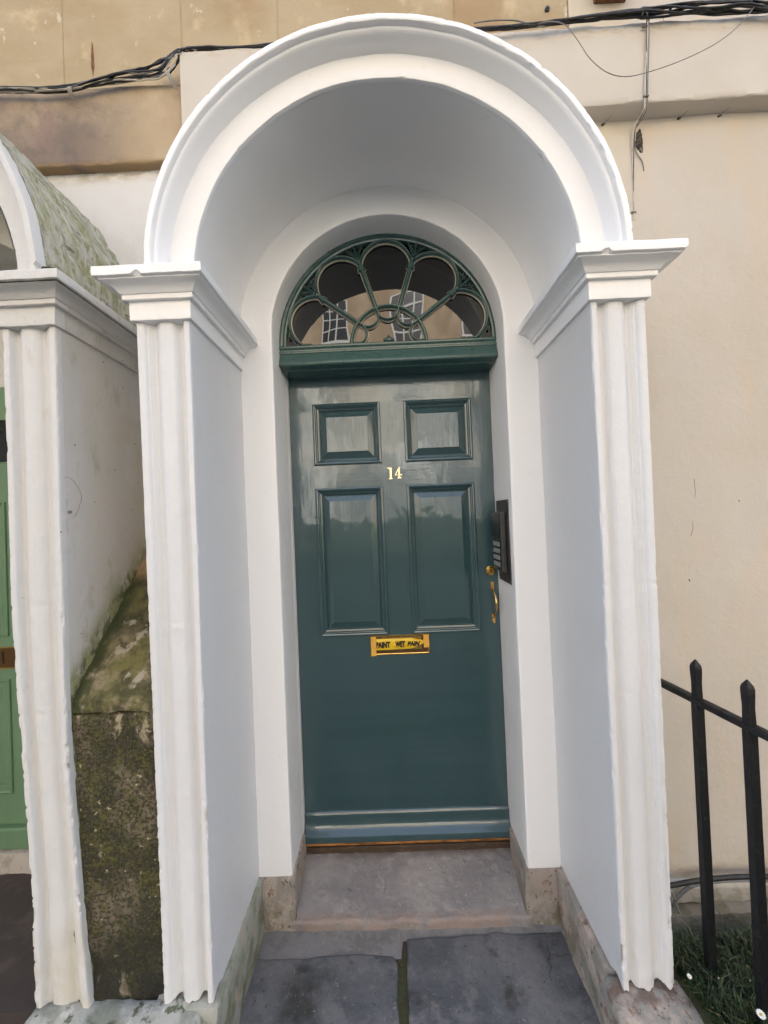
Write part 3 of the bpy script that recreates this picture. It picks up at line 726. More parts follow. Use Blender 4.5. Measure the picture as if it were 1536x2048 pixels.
for (x0, x1, z0, z1) in [(X[0], X[1], 1.6245, 1.8825), (X[2], X[3], 1.6245, 1.8825), (X[0], X[1], .91, 1.5285), (X[2], X[3], .91, 1.5285)]:
    mb = MB(); rows = []
    for ins, dy in PR:
        row = []
        cs = [(x0+ins, z0+ins), (x1-ins, z0+ins), (x1-ins, z1-ins), (x0+ins, z1-ins)]
        for k in range(4):
            a, b = cs[k], cs[(k+1) % 4]
            for j in range(8): 
                x = a[0]+(b[0]-a[0])*j/8; z = a[1]+(b[1]-a[1])*j/8; row.append((x, DY+dy+wob(x, z, 5), z))
        rows.append(row)
    mb.grid(rows, closed=True)
    pn = mb.build('panel_moulding', M['teal'], dr, 9)
    mb = MB(); e = .0564; quad(mb, x0+e, x1-e, z0+e, z1-e, DY+.0003); mb.build('door_panel', M['teal'], dr, 30)
# weatherboard
mb = MB(); prof = [(DY+.002,.188),(DY-.003,.187),(DY-.009,.181),(DY-.011,.176),(DY-.0112,.164),(DY-.008,.161),(DY-.0085,.157),(DY-.0095,.148),(DY-.0118,.137),(DY-.0162,.129),(DY-.0240,.1215),(DY-.0325,.1155),(DY-.0390,.110),(DY-.0412,.103),(DY-.0405,.088),(DY-.037,.083),(DY+.002,.081)]
mb.grid([[(DX0+.004+(DX1-DX0-.008)*i/40, y+.0006*nz(i*.1, z*9, 0, 2, 8), z) for (y, z) in prof] for i in range(41)])
mb.prism([(y, z) for y, z in prof], DX0+.004, DX0+.0042, plane='yz'); mb.prism([(y, z) for y, z in prof], DX1-.0042, DX1-.004, plane='yz')
mb.build('weather_board', M['teal_rail'], dr, 30)
# numerals
def smooth_poly(p): return p
def numeral(polys, x, z, h):
    m_ = MB()
    for poly in polys: m_.prism([(x+a*h, z+b*h) for a, b in poly], DY-.0040, DY+.001)
    return m_
one = [[(.30,.10),(.46,.10),(.47,.94),(.46,1.0),(.06,1.0),(.06,.975),(.20,.93),(.27,.88),(.30,.80)], [(.24,.0),(.50,.0),(.54,.05),(.50,.11),(.24,.11),(.20,.05)]]
numeral(one, -.018, 1.5555, .0485).build('house_number', M['brass_light'], dr, smooth=False)
four = [[(.36,.14),(.50,.14),(.50,.26),(.50,1.0),(.42,1.0),(.36,.80)], [(.04,.28),(.66,.28),(.68,.42),(.60,.36),(.04,.355)], [(.04,.30),(.115,.30),(.43,.86),(.42,.99),(.38,.94)], [(.28,.03),(.62,.03),(.62,.10),(.52,.14),(.34,.14),(.28,.10)]]
numeral(four, .0145, 1.5565, .0485).build('house_number', M['brass_light'], dr, smooth=False)
# letter plate
LX0, LX1, LZ0, LZ1 = -.114, .134, .823, .906
lt = MB(); rows = []
for ins, y in ((0, DY+.001), (0, DY-.003), (.0012, DY-.0045), (.0045, DY-.0050), (.0060, DY-.0035), (.0075, DY-.0030)):
    a, b, c, d = LX0+ins, LX1-ins, LZ0+ins, LZ1-ins
    rows.append([(a, y, c), (b, y, c), (b, y, d), (a, y, d)])
lt.grid(rows, closed=True)
lb = lt.build('letter_plate', M['brass'], dr, 25)
m_ = MB(); m_.box(LX0+.0075, LX1-.0075, DY-.0022, DY+.002, LZ0+.0075, LZ1-.0075); m_.build('backing', M['brass_dark'], lb, smooth=False)
m_ = MB(); m_.box(LX0+.028, LX1-.034, DY-.0045, DY-.0024, LZ0+.021, LZ1-.010, .001)
m_.build('flap', M['brass'], lb, smooth=False)
# cylinder lock
def lathe(mb, c, prof, n=28, axis='y'):
    rows = []
    for r, d in prof: rows.append([(c[0]+r*math.cos(2*PI*k/n), c[1]+d, c[2]+r*math.sin(2*PI*k/n)) for k in range(n)])
    return mb.grid(rows, closed=True)
c = (.398, DY, 1.158)
b = lathe(MB(), c, [(.0205, .001), (.0205, -.003), (.0185, -.0055), (.0150, -.0060), (.0145, -.0035), (.0142, -.0035), (.0001, -.0038)])
lk = b.build('lock', M['brass'], dr, 30)
b = lathe(MB(), c, [(.0105, -.003), (.0105, -.0065), (.0095, -.0075), (.0001, -.0078)]); b.build('cylinder', M['brass'], lk, 30)
b = MB(); b.box(c[0]-.0012, c[0]+.0012, DY-.0083, DY-.0070, c[2]-.007, c[2]+.002); b.ball((c[0], DY-.0075, c[2]-.007), .0022, 8); b.build('keyhole', M['slot'], lk)
# pull handle
b = MB(); hx = .404
b.box(hx-.007, hx+.007, DY-.003, DY+.001, 1.078, 1.112, .0012); b.box(hx-.007, hx+.007, DY-.003, DY+.001, .944, .978, .0012)
for z in (1.104, 1.086, .970, .952): b.ball((hx, DY-.003, z), .0030, 8, sq=(1,.5,1))
pts = []
for i in range(25):
    t = i/24; z = 1.082-.112*t; pts.append((hx+.004*math.sin(PI*t), DY-.004-.034*math.sin(PI*t)**.75, z))
b.tube(pts, lambda t: .0030+.0022*math.sin(PI*t)**2, 12)
b.ball((hx, DY-.006, .944), .005, 10); b.ball((hx, DY-.008, 1.085), .0055, 10, sq=(1,1,.8)); b.ball((hx, DY-.008, .966), .0058, 10, sq=(1,1,.8))
b.build('pull_handle', M['brass'], dr, 40)

# door frame: thin white lining strips & rebate, sill timber
fr = thing('door_frame', 'thin white timber lining around the teal door', 'door frame', (CX, .58, 0))
for sg in (-1, 1):
    x = (DX0-.0015) if sg < 0 else (DX1+.0015)
    b = MB(); b.box(min(x, x+sg*.012), max(x, x+sg*.012), DY-.030, DY+.05, .05, 2.05, .0015); b.build('jamb', M['white'], fr, smooth=False)
b = MB(); b.box(DX0-.01, DX1+.01, DY-.012, DY+.05, .052, .079, .002)
b.build('bare_wood_strip', M['wood'], fr, smooth=False)
b = MB(); b.box(DX0-.012, DX1+.012, DY-.020, DY+.05, .018, .051, .003)
b.build('sill', M['dark_wood'], fr, smooth=False)

# ------------------------------------------------------------------ fanlight
FX, FZ, FY, FR = .014, 2.083, .485, .426
fn = thing('fanlight', 'semicircular fanlight with five petal shaped panes over the teal door', 'fanlight', (FX, FY, FZ))
b = MB(); n = 96
b.add([(FX, FY+.012, FZ)]+[(FX+FR*math.cos(PI*k/n), FY+.012, FZ+FR*math.sin(PI*k/n)) for k in range(n+1)], [(0, k+1, k+2) for k in range(n)])
b.build('glass', M['glass'], fn, smooth=False)
b = MB(); rows = []
for r, y in ((FR+.006, FY-.012), (FR-.002, FY-.016), (FR-.010, FY-.015), (FR-.014, FY-.008), (FR-.020, FY-.006), (FR-.0225, FY+.011)):
    rows.append([(FX+r*math.cos(PI*k/n), y, FZ+r*math.sin(PI*k/n)) for k in range(n+1)])
b.grid(rows); b.build('outer_ring', M['teal_iron'], fn, 30)
U = FR*1.0
def pp(r, a, y=0): return Vector((FX+U*r*math.cos(a), FY+y, FZ+U*r*math.sin(a)))
bars, putty = MB(), MB()
def bar(pts, w, y=-.004, put=True, core=.55):
    P = [Vector(p) for p in pts]
    bars.tube([p+Vector((0, y+.004, 0)) for p in P], w, 8, flat=.9)
    bars.tube([p+Vector((0, y-.003, 0)) for p in P], w*core, 8)
    if put: putty.tube([p+Vector((0, .0085, 0)) for p in P], w+.0026, 8, flat=.35)
D = math.radians
ring = [pp(.345, PI*k/48) for k in range(49)]; bar(ring, .0078)
for k in range(1, 5):
    a = D(36*k); bar([pp(.345+(.80-.345)*j/10, a) for j in range(11)], .0088)
    for da in (-1, 1):     # flared leaf at the spoke head
        bar([pp(.775, a), pp(.85, a+da*.020), pp(.905, a+da*.050), pp(.940, a+da*.085)], .0034, put=False)
    bar([pp(.78, a), pp(.955, a)], .0058, put=False)
    for j in range(5):
        for da in (-1, 1): bars.ball(pp(.83+.027*j, a+da*(.016+.008*j), -.010), .0042, 6)
    bars.ball(pp(.80, a, -.008), .009, 10, sq=(1,.7,1)); bars.ball(pp(.345, a, -.006), .009, 10, sq=(1,.7,1))
for k in range(5):
    m0 = D(18+36*k); rc, rho = .709, .243
    c = (rc*math.cos(m0), rc*math.sin(m0)); pts = []
    # arc on the outer side of the line joining the spokes
    for j in range(41):
        th = m0-D(98)+D(196)*j/40
        x, z = c[0]+rho*math.cos(th), c[1]+rho*math.sin(th)
        if z < .012: z = .012
        pts.append((FX+U*x, FY, FZ+U*z))
    bar(pts, .0068)
    # U loops under the inner ring
    c = (.335*math.cos(m0)*math.cos(D(18)), .335*math.sin(m0)*math.cos(D(18))); pts = []
    for j in range(21):
        th = m0+PI/2+PI*j/20; x, z = c[0]+.100*math.cos(th)*1.0, c[1]+.100*math.sin(th)
        pts.append((FX+U*x, FY, FZ+U*max(z, .012)))
    bar(pts, .0052)
for sgx in (1, -1):
    bars.ball(pp(.93, D(6) if sgx > 0 else PI-D(6), -.004), .006, 8)
bars.ball((FX, FY-.006, FZ+.012), .011, 8, sq=(1.3,.6,1)); bars.ball((FX, FY-.008, FZ+.024), .005, 8)
for s in (-1, 1): bars.ball((FX+s*.016, FY-.006, FZ+.010), .007, 8)
bars.build('glazing_bars', M['teal_iron'], fn, 50); putty.build('putty', M['putty'], fn, 50)
# transom
TP = [(FY+.05,2.086),(FY+.002,2.086),(FY-.006,2.085),(FY-.014,2.083),(FY-.018,2.079),(FY-.018,2.073),(FY-.015,2.069),(FY-.013,2.066),(FY-.013,2.060),(FY-.017,2.0585),(FY-.021,2.055),(FY-.021,2.050),(FY-.018,2.0465),(FY-.019,2.042),(FY-.024,2.030),(FY-.029,2.018),(FY-.032,2.010),(FY-.0325,2.003),(FY-.030,1.9985),(FY-.026,1.997),(FY-.005,1.996),(FY+.004,1.994),(FY+.008,1.990),(FY+.04,1.990),(DY+.01,1.990)]
b = MB(); TX0, TX1 = CX-.4225, CX+.4235
b.grid([[(TX0+(TX1-TX0)*i/50, y+.0008*nz(i*.12, z*6, 0, 1.5, 5), z+.0010*nz(i*.1, 0, 0, 1.5, 3)) for y, z in TP] for i in range(51)])
b.build('transom', M['teal_iron'], fn, 30)

# ------------------------------------------------------------------ tape on the letter plate
tp = thing('warning_tape', 'crumpled yellow wet paint tape stuck over the brass letter plate', 'tape', (.0, DY-.01, .87))
b = MB(); rows = []
for i in range(61):
    t = i/60; x = LX0+.006+(LX1-LX0-.024)*t; pin = max(0, (t-.72)/.28)
    top = .8930-.012*pin**1.3; bot = .8465+.004*t+.022*pin**1.2; row = []
    for j in range(13):
        s = j/12; z = bot+(top-bot)*s
        row.append((x, DY-.0075-.004*math.sin(PI*s)*(1-.3*t)-.0012*nz(x*2, z*3, 0, 20, 4)-.003*pin*math.sin(s*14), z))
    rows.append(row)
b.grid(rows); b.build('tape_strip', M['tape'], tp, 60)
b = MB()
def patch(b, x0, x1, z0, z1, y, sd):
    rows = []
    for i in range(13):
        x = x0+(x1-x0)*i/12; rows.append([(x+.0015*nz(z0+(z1-z0)*j/14, i, 0, 50, sd), y-.0016*abs(nz(x, z0+(z1-z0)*j/14, 0, 90, sd)), z0+(z1-z0)*j/14+.0012*nz(x, 0, 0, 80, sd)) for j in range(15)])
    b.grid(rows)
patch(b, LX0+.004, LX0+.025, LZ0+.002, LZ1-.002, DY-.0135, 3); b.build('masking_tape', M['tape_ochre'], tp, 60)
b = MB(); patch(b, LX1-.026, LX1-.004, LZ0+.030, LZ1+.001, DY-.0125, 4)
b.build('masking_tape', M['tape_ochre'], tp, 60)
def text(body, x, z, h, w, shear=0, y=DY-.0128, weight=.02):
    cu = bpy.data.curves.new('lettering', 'FONT'); cu.body = body; cu.size = 1; cu.offset = weight; cu.extrude = .01; cu.shear = shear; cu.resolution_u = 3
    o = bpy.data.objects.new('lettering', cu); COL.objects.link(o); bpy.context.view_layer.update()
    me = bpy.data.meshes.new_from_object(o.evaluated_get(bpy.context.evaluated_depsgraph_get()))
    bpy.data.objects.remove(o); vs = [v.co.copy() for v in me.vertices]
    x0 = min(v.x for v in vs); x1 = max(v.x for v in vs); y0 = min(v.y for v in vs); y1 = max(v.y for v in vs)
    off = tp.location
    for v in me.vertices:
        c = v.co; v.co = Vector((x+(c.x-x0)/(x1-x0)*w, y-c.z*.02, z+(c.y-y0)/(y1-y0)*h))-off
    me.materials.append(M['ink']); me.name = 'lettering'
    o = bpy.data.objects.new('lettering', me); COL.objects.link(o); o.parent = tp; return o
text('PAINT', -.0905, .8570, .0255, .060, weight=.06)
text('WET', -.0100, .8570, .0255, .041, shear=.05, weight=.06)
text('PAIN', .0400, .8610, .0200, .052, shear=.25, weight=.05)

# ------------------------------------------------------------------ intercom on the right reveal
IX = CX+IR-.0005
ic = thing('intercom', 'gunmetal door entry intercom with silver buttons on the right reveal', 'intercom', (IX, .48, 1.28))
b = MB(); b.box(IX-.0035, IX, .408, .560, 1.128, 1.446, .0008)
b.build('back_plate', M['steel_dark'], ic, smooth=False)
for y in (.416, .552):
    for z in (1.136, 1.438): b = MB(); b.ball((IX-.0035, y, z), .0032, 8, sq=(.4,1,1)); b.build('screw', M['button'], ic)
b = MB(); b.box(IX-.024, IX-.0036, .440, .556, 1.170, 1.402, .003); hs = b.build('housing', M['steel_dark'], ic, smooth=False)
b = MB(); b.box(IX-.0270, IX-.0242, .446, .552, 1.300, 1.394, .001); b.build('speaker_panel', M['black_gloss'], hs, smooth=False)
b = MB(); b.box(IX-.0270, IX-.0242, .446, .552, 1.178, 1.296, .001); kp = b.build('keypad', M['black_gloss'], hs, smooth=False)
for r in range(4):
    for q in range(3):
        b = MB(); z = 1.276-.026*r; y = .462+.030*q; b.box(IX-.0310, IX-.0268, y-.010, y+.010, z-.0085, z+.0085, .001); b.build('button', M['button'], ic, smooth=False)

# ------------------------------------------------------------------ cables
def bez(P, n=24):
    P = [Vector(p) for p in P]; out = []
    for i in range(len(P)-1):
        p0 = P[max(i-1, 0)]; p1 = P[i]; p2 = P[i+1]; p3 = P[min(i+2, len(P)-1)]
        for k in range(n):
            t = k/n; out.append(.5*((2*p1)+(p2-p0)*t+(2*p0-5*p1+4*p2-p3)*t*t+(-p0+3*p1-3*p2+p3)*t**3))
    out.append(P[-1]); return out
def pxs(L, Y): return [at(x, y, (Y if len(q) == 0 else q[0])) for x, y, *q in L]
def bundle(name, label, path, Y, ncab, spread, mats_, sd, parent_clip=None, rad=(.0022, .0040)):
    t = thing(name, label, 'cables', tuple(at(*path[len(path)//2][:2], Y)), 'cable bundles along the wall')
    base = bez(pxs(path, Y), 16); n = len(base)
    for c in range(ncab):
        ph = R_.uniform(0, 50); r = R_.uniform(*rad)
        a0 = 2*PI*c/ncab; pts = []
        for i, p in enumerate(base):
            s = i/(n-1); w = spread(s)
            oz = (.55+.9*abs(nz(s*9+ph, 3, 0, 1, sd)))*math.sin(a0+2.4*nz(s*6+ph, 0, 0, 1, sd))*w; oy = math.cos(a0+2.2*nz(s*6+ph, 0, 0, 1, sd))*min(w, .012)
            pts.append(p+Vector((0, oy-.006, oz+.002*nz(s*40+ph, 0, 0, 1, sd))))
        m_ = MB(); m_.tube(pts, r, 6); m_.build('cable', M[mats_[c % len(mats_)]], t, 60)
    return t
t1 = bundle('cable_bundle', 'thick sagging bundle of black and pale cables along the stained stone course at top left',
    [(-40,184),(0,183),(70,184),(140,180),(200,168),(260,155),(320,143),(345,128),(362,110),(380,102),(420,100),(480,100),(560,92)], .318, 12,
    lambda s: .003+.0270*math.exp(-((s-.52)/.11)**2)+.004*(s < .45), ['cable_black']*7+['cable_grey','cable_white','cable_black','cable_white','cable_black'], 1)
for (px, py, a, ln) in ((140, 178, 0, .030), (338, 152, .5, .060)):
    c = at(px, py, .300); b = MB(); rows = []
    for k in range(9):
        t = k/8-.5; z = t*ln*1.3; rows.append([Vector((c.x+dx+z*math.sin(a)*-1, c.y+.018*(abs(2*t)**2)-.004, c.z+z*math.cos(a))) for dx in (-.008, .008)])
    b.grid(rows); b.build('clip', M['lead'], t1, 60)
t2 = bundle('cable_bundle', 'dark cable bundle running along the top of the cream band at top right',
    [(900,66),(985,62),(1060,55),(1140,46),(1220,36),(1300,30),(1380,22),(1460,17),(1540,20),(1640,14),(1900,4),(2300,-10)], .292, 11,
    lambda s: .0035+.010*max(0, min(.7, s*1.7-.3))*1.3+.006*(s > .43), ['cable_black','cable_black','cable_black','cable_black','cable_grey','cable_black','cable_black','cable_black'], 2)
c = at(1341, 17, .285); b = MB(); b.ball(c, .005, 8); b.build('clip', M['cable_black'], t2)
b = MB(); b.tube(bez(pxs([(948,46),(985,41),(1030,41),(1065,50),(1090,54)], .285)), .0022, 6)
tag(b.build('loose_cable', M['cable_grey'], None, 60), 'short dark cable arching over the bundle just right of the arch top', 'cable', 'loose cables')
b = MB(); b.tube(bez(pxs([(1075,48),(1100,43,.27),(1130,50,.26),(1155,80,.255),(1180,117,.25),(1215,145,.25),(1255,153,.25),(1310,140,.25),(1370,118,.25),(1430,88,.25),(1470,58,.255),(1500,25,.27),(1522,-6,.29),(1530,-20,.30)], .28)), .0014, 6)
tag(b.build('loose_cable', M['cable_grey'], None, 60), 'thin grey wire drooping in a long loop over the cream band', 'cable', 'loose cables')
vc = thing('wall_cable', 'twin off-white cables clipped down the cream wall over the broken plaster', 'cable', tuple(at(1290, 200, .3)), 'loose cables')
b = MB(); b.tube(bez(pxs([(1284,30,.286),(1289,18,.286),(1294,22,.286),(1295,60,.302),(1292,120,.304),(1290,170,.304),(1290,200,.302),(1288,218,.303),(1276,240,.345),(1266,262,.362),(1264,300,.365),(1266,350,.366),(1268,440,.366)], .3)), .0024, 6); b.build('cable', M['cable_white'], vc, 60)
b = MB(); b.tube(bez(pxs([(1290,24,.282),(1297,30,.298),(1298,80,.303),(1296,150,.303),(1295,200,.302),(1292,222,.305),(1280,245,.348),(1270,262,.362),(1271,300,.363),(1284,322,.366),(1288,342,.368)], .3)), .0017, 6); b.build('cable', M['cable_grey'], vc, 60)
b = MB(); b.tube(bez(pxs([(1293,30,.288),(1293,110,.3035),(1292,200,.303),(1284,230,.33),(1272,256,.36),(1268,290,.36),(1267,420,.367),(1269,445,.369)], .3)), .0012, 6); b.build('cable', M['cable_black'], vc, 60)
for (px, py, ey) in ((1291, 53, .300), (1293, 192, .298), (1268, 424, .364)):
    c = at(px, py, ey); b = MB(); b.box(c.x-.008, c.x+.008, ey-.003, ey+.004, c.z-.002, c.z+.002, .001); b.ball((c.x-.009, ey, c.z-.001), .0038, 8); b.build('clip', M['cable_grey'], vc)
b = MB(); b.tube(bez(pxs([(1325,25),(1327,38),(1327,48),(1325,55)], .300)), .0011, 5)
tag(b.build('loose_cable', M['cable_white'], None, 60), 'tiny cut wire end hanging below the right cable bundle', 'cable', 'loose cables')

# conduit at the base of the cream wall
cp = thing('wall_conduit', 'grey plastic pipes bent along the foot of the cream wall behind the railings', 'pipe', tuple(at(1400, 1757, .33)))
for pts, r, m_ in (([(1290,1776),(1335,1772),(1390,1762),(1440,1756),(1500,1753),(1600,1754)], .0075, 'cable_black'), ([(1348,1806),(1356,1792),(1372,1777),(1392,1766),(1440,1759),(1500,1757),(1600,1759)], .0045, 'pipe'), ([(1346,1815),(1354,1798),(1370,1783),(1392,1771),(1440,1763),(1500,1761),(1600,1763)], .0042, 'pipe'), ([(1328,1764),(1338,1776),(1350,1796),(1356,1818),(1364,1838)], .0026, 'cable_white')):
    b = MB(); b.tube(bez(pxs(pts, .318)), r, 8); b.build('pipe', M[m_], cp, 60)

# ------------------------------------------------------------------ railing
rl = thing('iron_railing', 'black iron railing with pointed bars running out from beside the white porch', 'railing', (.815, 0, .1))
for k, y in enumerate((.05, -.085, -.22, -.355)):
    x = .816+.019*k; w = .0112; b = MB(); rows = []
    for z, s in ((.05,1.0),(.86,1.0),(.8601,.90),(.905,.82),(.935,.93),(.948,.94),(.956,.80),(.9695,.10)):
        rows.append([(x+dx*w*s+.0006*nz(z, dx, dy, 9, k), y+dy*w*s, z) for dx, dy in ((-1,-.82),(-.82,-1),(.82,-1),(1,-.82),(1,.82),(.82,1),(-.82,1),(-1,.82))])
    zz = [.05+.81*i/40 for i in range(41)]
    rows = [[(x+dx*w*(1+.03*nz(z, 0, 0, 20, k)), y+dy*w*(1+.03*nz(z, 1, 0, 20, k)), z) for dx, dy in ((-1,-.82),(-.82,-1),(.82,-1),(1,-.82),(1,.82),(.82,1),(-.82,1),(-1,.82))] for z in zz]+rows[2:]
    b.grid(rows, closed=True); b.f.append(list(range(len(b.v)-8, len(b.v)))); b.mi.append(0)
    b.build('bar', M['iron'], rl, 40)
b = MB(); rows = []
for i in range(60):
    y = .371-.80*i/59; rows.append([(.816+(.05-y)*.141+dx*.0125+.0006*nz(y, dx, 0, 20, 3), y, .856+dz*.0085+.0008*nz(y, dz, 0, 16, 4)) for dx, dz in ((-1,-.8),(-.8,-1),(.8,-1),(1,-.8),(1,.8),(.8,1),(-.8,1),(-1,.8))])
b.grid(rows, closed=True); b.build('rail', M['iron'], rl, 40)

# ------------------------------------------------------------------ neighbour's door and steps
nd = thing('front_door', 'leaf green panelled door glimpsed behind the left edge pilaster', 'door', (NX, .60, .08))
b = MB(); NDY = .600
b.box(NX-.42, NX+.42, NDY, NDY+.045, .083, 2.02); b.build('door_leaf', M['green'], nd, smooth=False)
def npanel(x0, x1, z0, z1, name='panel_moulding', m_='green'):
    b = MB(); rows = []
    for ins, dy in ((0,-.001),(.001,-.007),(.006,-.010),(.012,-.006),(.014,-.002),(.030,-.002),(.034,-.001),(.060,-.008),(.062,-.0085)):
        y = NDY+dy; rows.append([(x0+ins, y, z0+ins), (x1-ins, y, z0+ins), (x1-ins, y, z1-ins), (x0+ins, y, z1-ins)])
    b.grid(rows, closed=True); L = len(b.v); b.f.append([L-4, L-3, L-2, L-1]); b.mi.append(0)
    return b.build(name, M[m_], nd, smooth=False)
for (x0, x1) in ((NX-.33, NX-.055), (NX+.055, NX+.33)):
    npanel(x0, x1, .96, 1.53); npanel(x0, x1, .30, .78)
b = MB(); b.box(NX-.10, NX+.065, NDY-.006, NDY, 1.70, 1.878); b.build('dark_pane', M['glass'], nd, smooth=False)
b = MB(); b.box(NX-.42, NX+.42, NDY-.03, NDY, .083, .17, .006); b.build('weather_board', M['green'], nd, smooth=False)
b = MB(); 
for (x0, x1, z0, z1) in ((NX-.115, NX+.09, .910, .9155), (NX-.115, NX+.09, .822, .8275), (NX-.115, NX-.109, .8275, .910), (NX+.084, NX+.09, .8275, .910)): b.box(x0, x1, NDY-.0055, NDY, z0, z1, .001)
b = b.build('letter_plate', M['brass'], nd, smooth=False)
m_ = MB(); m_.box(NX-.109, NX+.084, NDY-.003, NDY, .8275, .910); m_.build('flap', M['brass_dark'], b, smooth=False)
m_ = MB(); m_.box(NX-.085, NX-.079, NDY-.005, NDY-.003, .845, .895); m_.build('slot', M['slot'], b, smooth=False)
b = roughbox(NX-.42, NX+.42, .560, .64, -.02, .078, 81, .004, .02, rnd=.006); tag(b.build('door_sill', M['sillstone'], None, 60), 'pale stone sill beneath the green door', 'sill')
b = roughbox(NX-.535, NX+.535, .10, .60, -.16, -.005, 82, .004, .03, rnd=.006); tag(b.build('door_step', M['dark_step'], None, 60), 'dark upper step below the green door at far left', 'step')
b = roughbox(NX-.60, NX+.59, -.30, .12, -.26, -.13, 83, .004, .03, rnd=.008); tag(b.build('door_step', M['dark_step'], None, 60), 'dark lower step at the bottom left corner below the green door', 'step')
# fanlight of the neighbour and plain infill so its opening is closed
b = MB(); b.box(NX-.43, NX+.43, .61, .64, 2.02, 2.60); b.build('over_door_panel', M['old_white'], nd, smooth=False)

# ------------------------------------------------------------------ grass corner
def gz(x, y): return .065+.05*max(0, min(1, (.30-y)/.35))-.06*max(0, min(1, (y-.12)/.2))+.012*fb(x, y, 0, 6, 91)-.12*max(0, min(1, (y-.16)/.12))
o = sheet('soil_bank', CX+.66, 3.0, -2.0, .34, 110, 80, gz, M['soil'])
g = MB()
for i in range(15000):
    x = R_.uniform(.69, 1.25) if i < 13500 else R_.uniform(1.2, 1.8); y = R_.uniform(-.50, .32)
    if R_.random() < .25: x = R_.uniform(.69, .85)
    if x < .735 and y < .075: continue
    z = gz(x, y)-.004; h = R_.uniform(.018, .066)*(1 if y < .12 else .8); a = R_.uniform(0, 2*PI); w = R_.uniform(.0010, .0021)
    if R_.random() < .05: h *= 1.7
    ln = R_.uniform(.2, 1.0)*h; d = Vector((math.cos(a), math.sin(a), 0)); sd = Vector((-d.y, d.x, 0))*w
    p = Vector((x, y, z)); m1 = p+d*ln*.35+Vector((0,0,h*.65)); e = p+d*ln+Vector((0,0,h*(.9 if ln < .7*h else .7)))
    g.add([p-sd, p+sd, m1+sd*.8, m1-sd*.8, e], [(0,1,2,3), (3,2,4)])
for i in range(2200):   # broader clover and dandelion leaves
    x = R_.uniform(.70, 1.2); y = R_.uniform(-.50, .16)
    if x < .735 and y < .075: continue
    z = gz(x, y)+R_.uniform(.004, .032); a = R_.uniform(0, 2*PI); L_ = R_.uniform(.005, .013); d = Vector((math.cos(a), math.sin(a), R_.uniform(-.3, .5))).normalized(); s = Vector((-d.y, d.x, 0)).normalized()*L_*R_.uniform(.35, .6)
    p = Vector((x, y, z)); g.add([p, p+d*L_*.5+s, p+d*L_*1.1, p+d*L_*.5-s], [(0,1,2,3)])
tag(g.build('grass', M['grass'], None, smooth=False), 'dark green grass and clover at the foot of the railings', 'grass', kind='stuff')
def daisy(px, py, Y, r, label, closed=False):
    c = at(px, py, Y); t = thing('daisy', label, 'flower', (c.x, c.y, gz(c.x, c.y)), 'daisies in the grass')
    b = MB(); b.tube([(c.x, c.y+.004, gz(c.x, c.y)), c], .0008, 5); b.build('stem', M['grass'], t)
    nv = (CAM-c).normalized()*.6+Vector((0,-.2,.9)); nv.normalize(); u = nv.cross(Vector((1,0,0))).normalized(); v = nv.cross(u); b = MB()
    for k in range(14):
        a = 2*PI*k/14; d = u*math.cos(a)+v*math.sin(a); s = u*-math.sin(a)+v*math.cos(a); lift = nv*(r*.9 if closed else r*.15); q = .35 if closed else 1
        b.add([c+d*r*.25-s*r*.1, c+d*r*.25+s*r*.1, c+d*r*q*.8+s*r*.17+lift*.8, c+d*r*q+lift, c+d*r*q*.8-s*r*.17+lift*.8], [(0,1,2,3,4)])
    b.build('petals', M['petal'], t, smooth=False); b = MB(); b.ball(c+nv*r*.1, r*.3, 10, sq=(1,1,.7)); b.build('disc', M['pollen'], t)
daisy(1379, 1953, -.03, .0055, 'small open daisy in the grass close to the white pilaster foot')
daisy(1522, 2029, -.12, .0090, 'largest open daisy at the bottom right corner')
daisy(1437, 1957, -.02, .0045, 'half closed daisy bud between the two railing bars', True)
daisy(1500, 1962, -.02, .0040, 'tiny pale bud beside the right railing bar', True)
# weeds by the neighbour's step
g = MB()
for i in range(700):
    x = R_.uniform(-1.12, -1.01); y = R_.uniform(-.25, .05); p = Vector((x, y, -.12)); h = R_.uniform(.01, .05)+.16*max(0, 1-abs(x+1.02)/.05); a = R_.uniform(0, 2*PI); d = Vector((math.cos(a), math.sin(a), 0)); s = Vector((-d.y, d.x, 0))*.0015
    g.add([p-s, p+s, p+d*h*.5+Vector((0,0,h))], [(0,1,2)])
tag(g.build('weeds', M['grass'], None, smooth=False), 'small green weeds at the bottom left corner', 'weeds', kind='stuff')

# ------------------------------------------------------------------ the far side of the street (seen only in glass and gloss paint)
ot = thing('opposite_terrace', 'sunlit stone terrace across the street, mirrored in the fanlight', 'house', (0, -13, 0))
b = MB(); FYo = -12.0
b.box(-16, 16, FYo-7, FYo, -.33, 11.2); b.box(-16, 16, FYo, FYo+.12, 6.75, 6.95); b.box(-16, 16, FYo, FYo+.25, 10.95, 11.25)
b.build('wall', M['far_stone'], ot, smooth=False)
b = MB(); b.box(-16.1, 16.1, FYo-7.1, FYo+.008, 6.95, 10.95); b.build('upper_storey', M['far_brown'], ot, smooth=False)
for x0, x1, z1 in ((-3.0, -1.1-1.2, 6.7), (.15, 1.9, 6.7), (3.2, 4.6, 3.4)):
    b = MB(); b.box(x0, x1, FYo-.1, FYo+.0015, -.3, z1); b.build('added_pale_panel', M['far_render'], ot, smooth=False)  # pale panels added to put bright patches into the door's reflection
for x0, x1 in ((-.85, .10), (2.0, 2.9), (-4.2, -3.1)):
    b = MB(); b.box(x0, x1, FYo-.1, FYo+.30, -.3, 3.6 if x0 < 1 else 5.4); b.build('added_dark_block', M['slate'], ot, smooth=False)  # dark boxes added so the gloss paint mirrors some darker patches
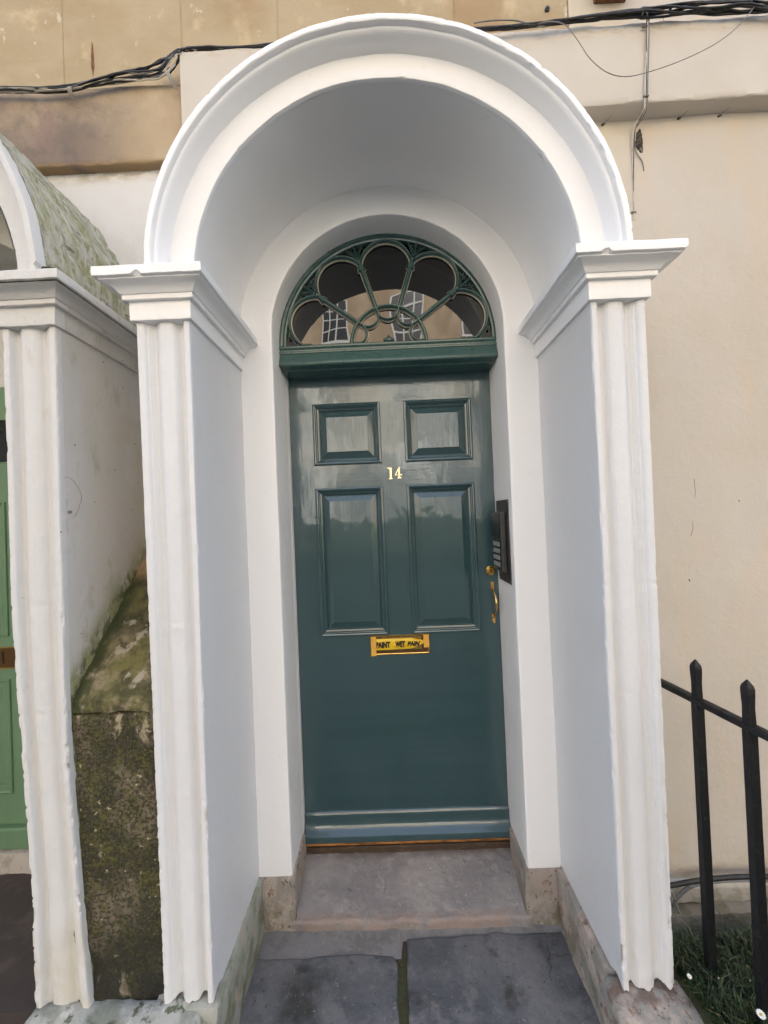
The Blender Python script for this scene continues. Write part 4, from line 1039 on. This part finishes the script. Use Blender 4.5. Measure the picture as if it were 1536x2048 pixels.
b = MB(); b.prism([(FYo+.3, 11.25), (FYo-3.5, 12.4), (FYo-7.2, 11.25)], -16.2, 16.2, plane='yz'); b.build('roof', M['slate'], ot, smooth=False)
for k in range(10):
    for (z, h) in ((1.5, 1.6), (4.2, 1.9), (7.75, 1.6)):
        x = -11.8+2.55*k; w = .52
        b = MB(); b.box(x-w-.06, x+w+.06, FYo+.002, FYo+.05, z-.08, z); 
        for fx in (-1, -.34, .34, 1): b.box(x+fx*w-.025, x+fx*w+.025, FYo+.002, FYo+.04, z, z+h)
        for q in range(5): b.box(x-w, x+w, FYo+.002, FYo+.036, z+h*q/4-.02, z+h*q/4+.02)
        f_ = b.build('window', M['far_frame'], ot, smooth=False)
        b = MB(); b.box(x-w, x+w, FYo-.01, FYo+.020, z, z+h); b.build('pane', M['far_glass'], f_, smooth=False)
hg = MB()
hg.v = []; rb = roughbox(-14, 14, -11.2, -10.0, -.33, 1.35, 95, .18, .35, rnd=.3)
tag(rb.build('hedge', M['hedge'], None, 80), 'dark clipped hedge in front of the terrace across the street', 'hedge')

# ------------------------------------------------------------------ light
w = bpy.data.worlds.new('World'); sc.world = w; w.use_nodes = True; nt = w.node_tree
sky = nt.nodes.new('ShaderNodeTexSky'); sky.sky_type = 'NISHITA'; sky.sun_disc = False
EL, AZ = math.radians(38), math.radians(12)      # the sun stands behind this row of houses
sky.sun_elevation = EL; sky.sun_rotation = AZ; sky.air_density = 1.0; sky.dust_density = 3.0; sky.ozone_density = 1.0
bg = nt.nodes['Background']; bg.inputs['Strength'].default_value = .15; hs = nt.nodes.new('ShaderNodeHueSaturation'); hs.inputs['Saturation'].default_value = .68      # thin high haze
nt.links.new(sky.outputs[0], hs.inputs['Color']); nt.links.new(hs.outputs[0], bg.inputs[0])
ld = bpy.data.lights.new('sun', 'SUN'); ld.energy = 5.0; ld.angle = math.radians(.5); ld.color = (1, .98, .95)
so = bpy.data.objects.new('sun', ld); COL.objects.link(so)
dirv = Vector((math.sin(AZ)*math.cos(EL), math.cos(AZ)*math.cos(EL), math.sin(EL)))
so.rotation_euler = dirv.to_track_quat('Z', 'Y').to_euler()
sc.view_settings.view_transform = 'Standard'; sc.view_settings.look = 'None'; sc.view_settings.exposure = 2.33; sc.view_settings.gamma = 1
sc.cycles.max_bounces = 8; sc.cycles.diffuse_bounces = 5
sc.cycles.use_denoising = True
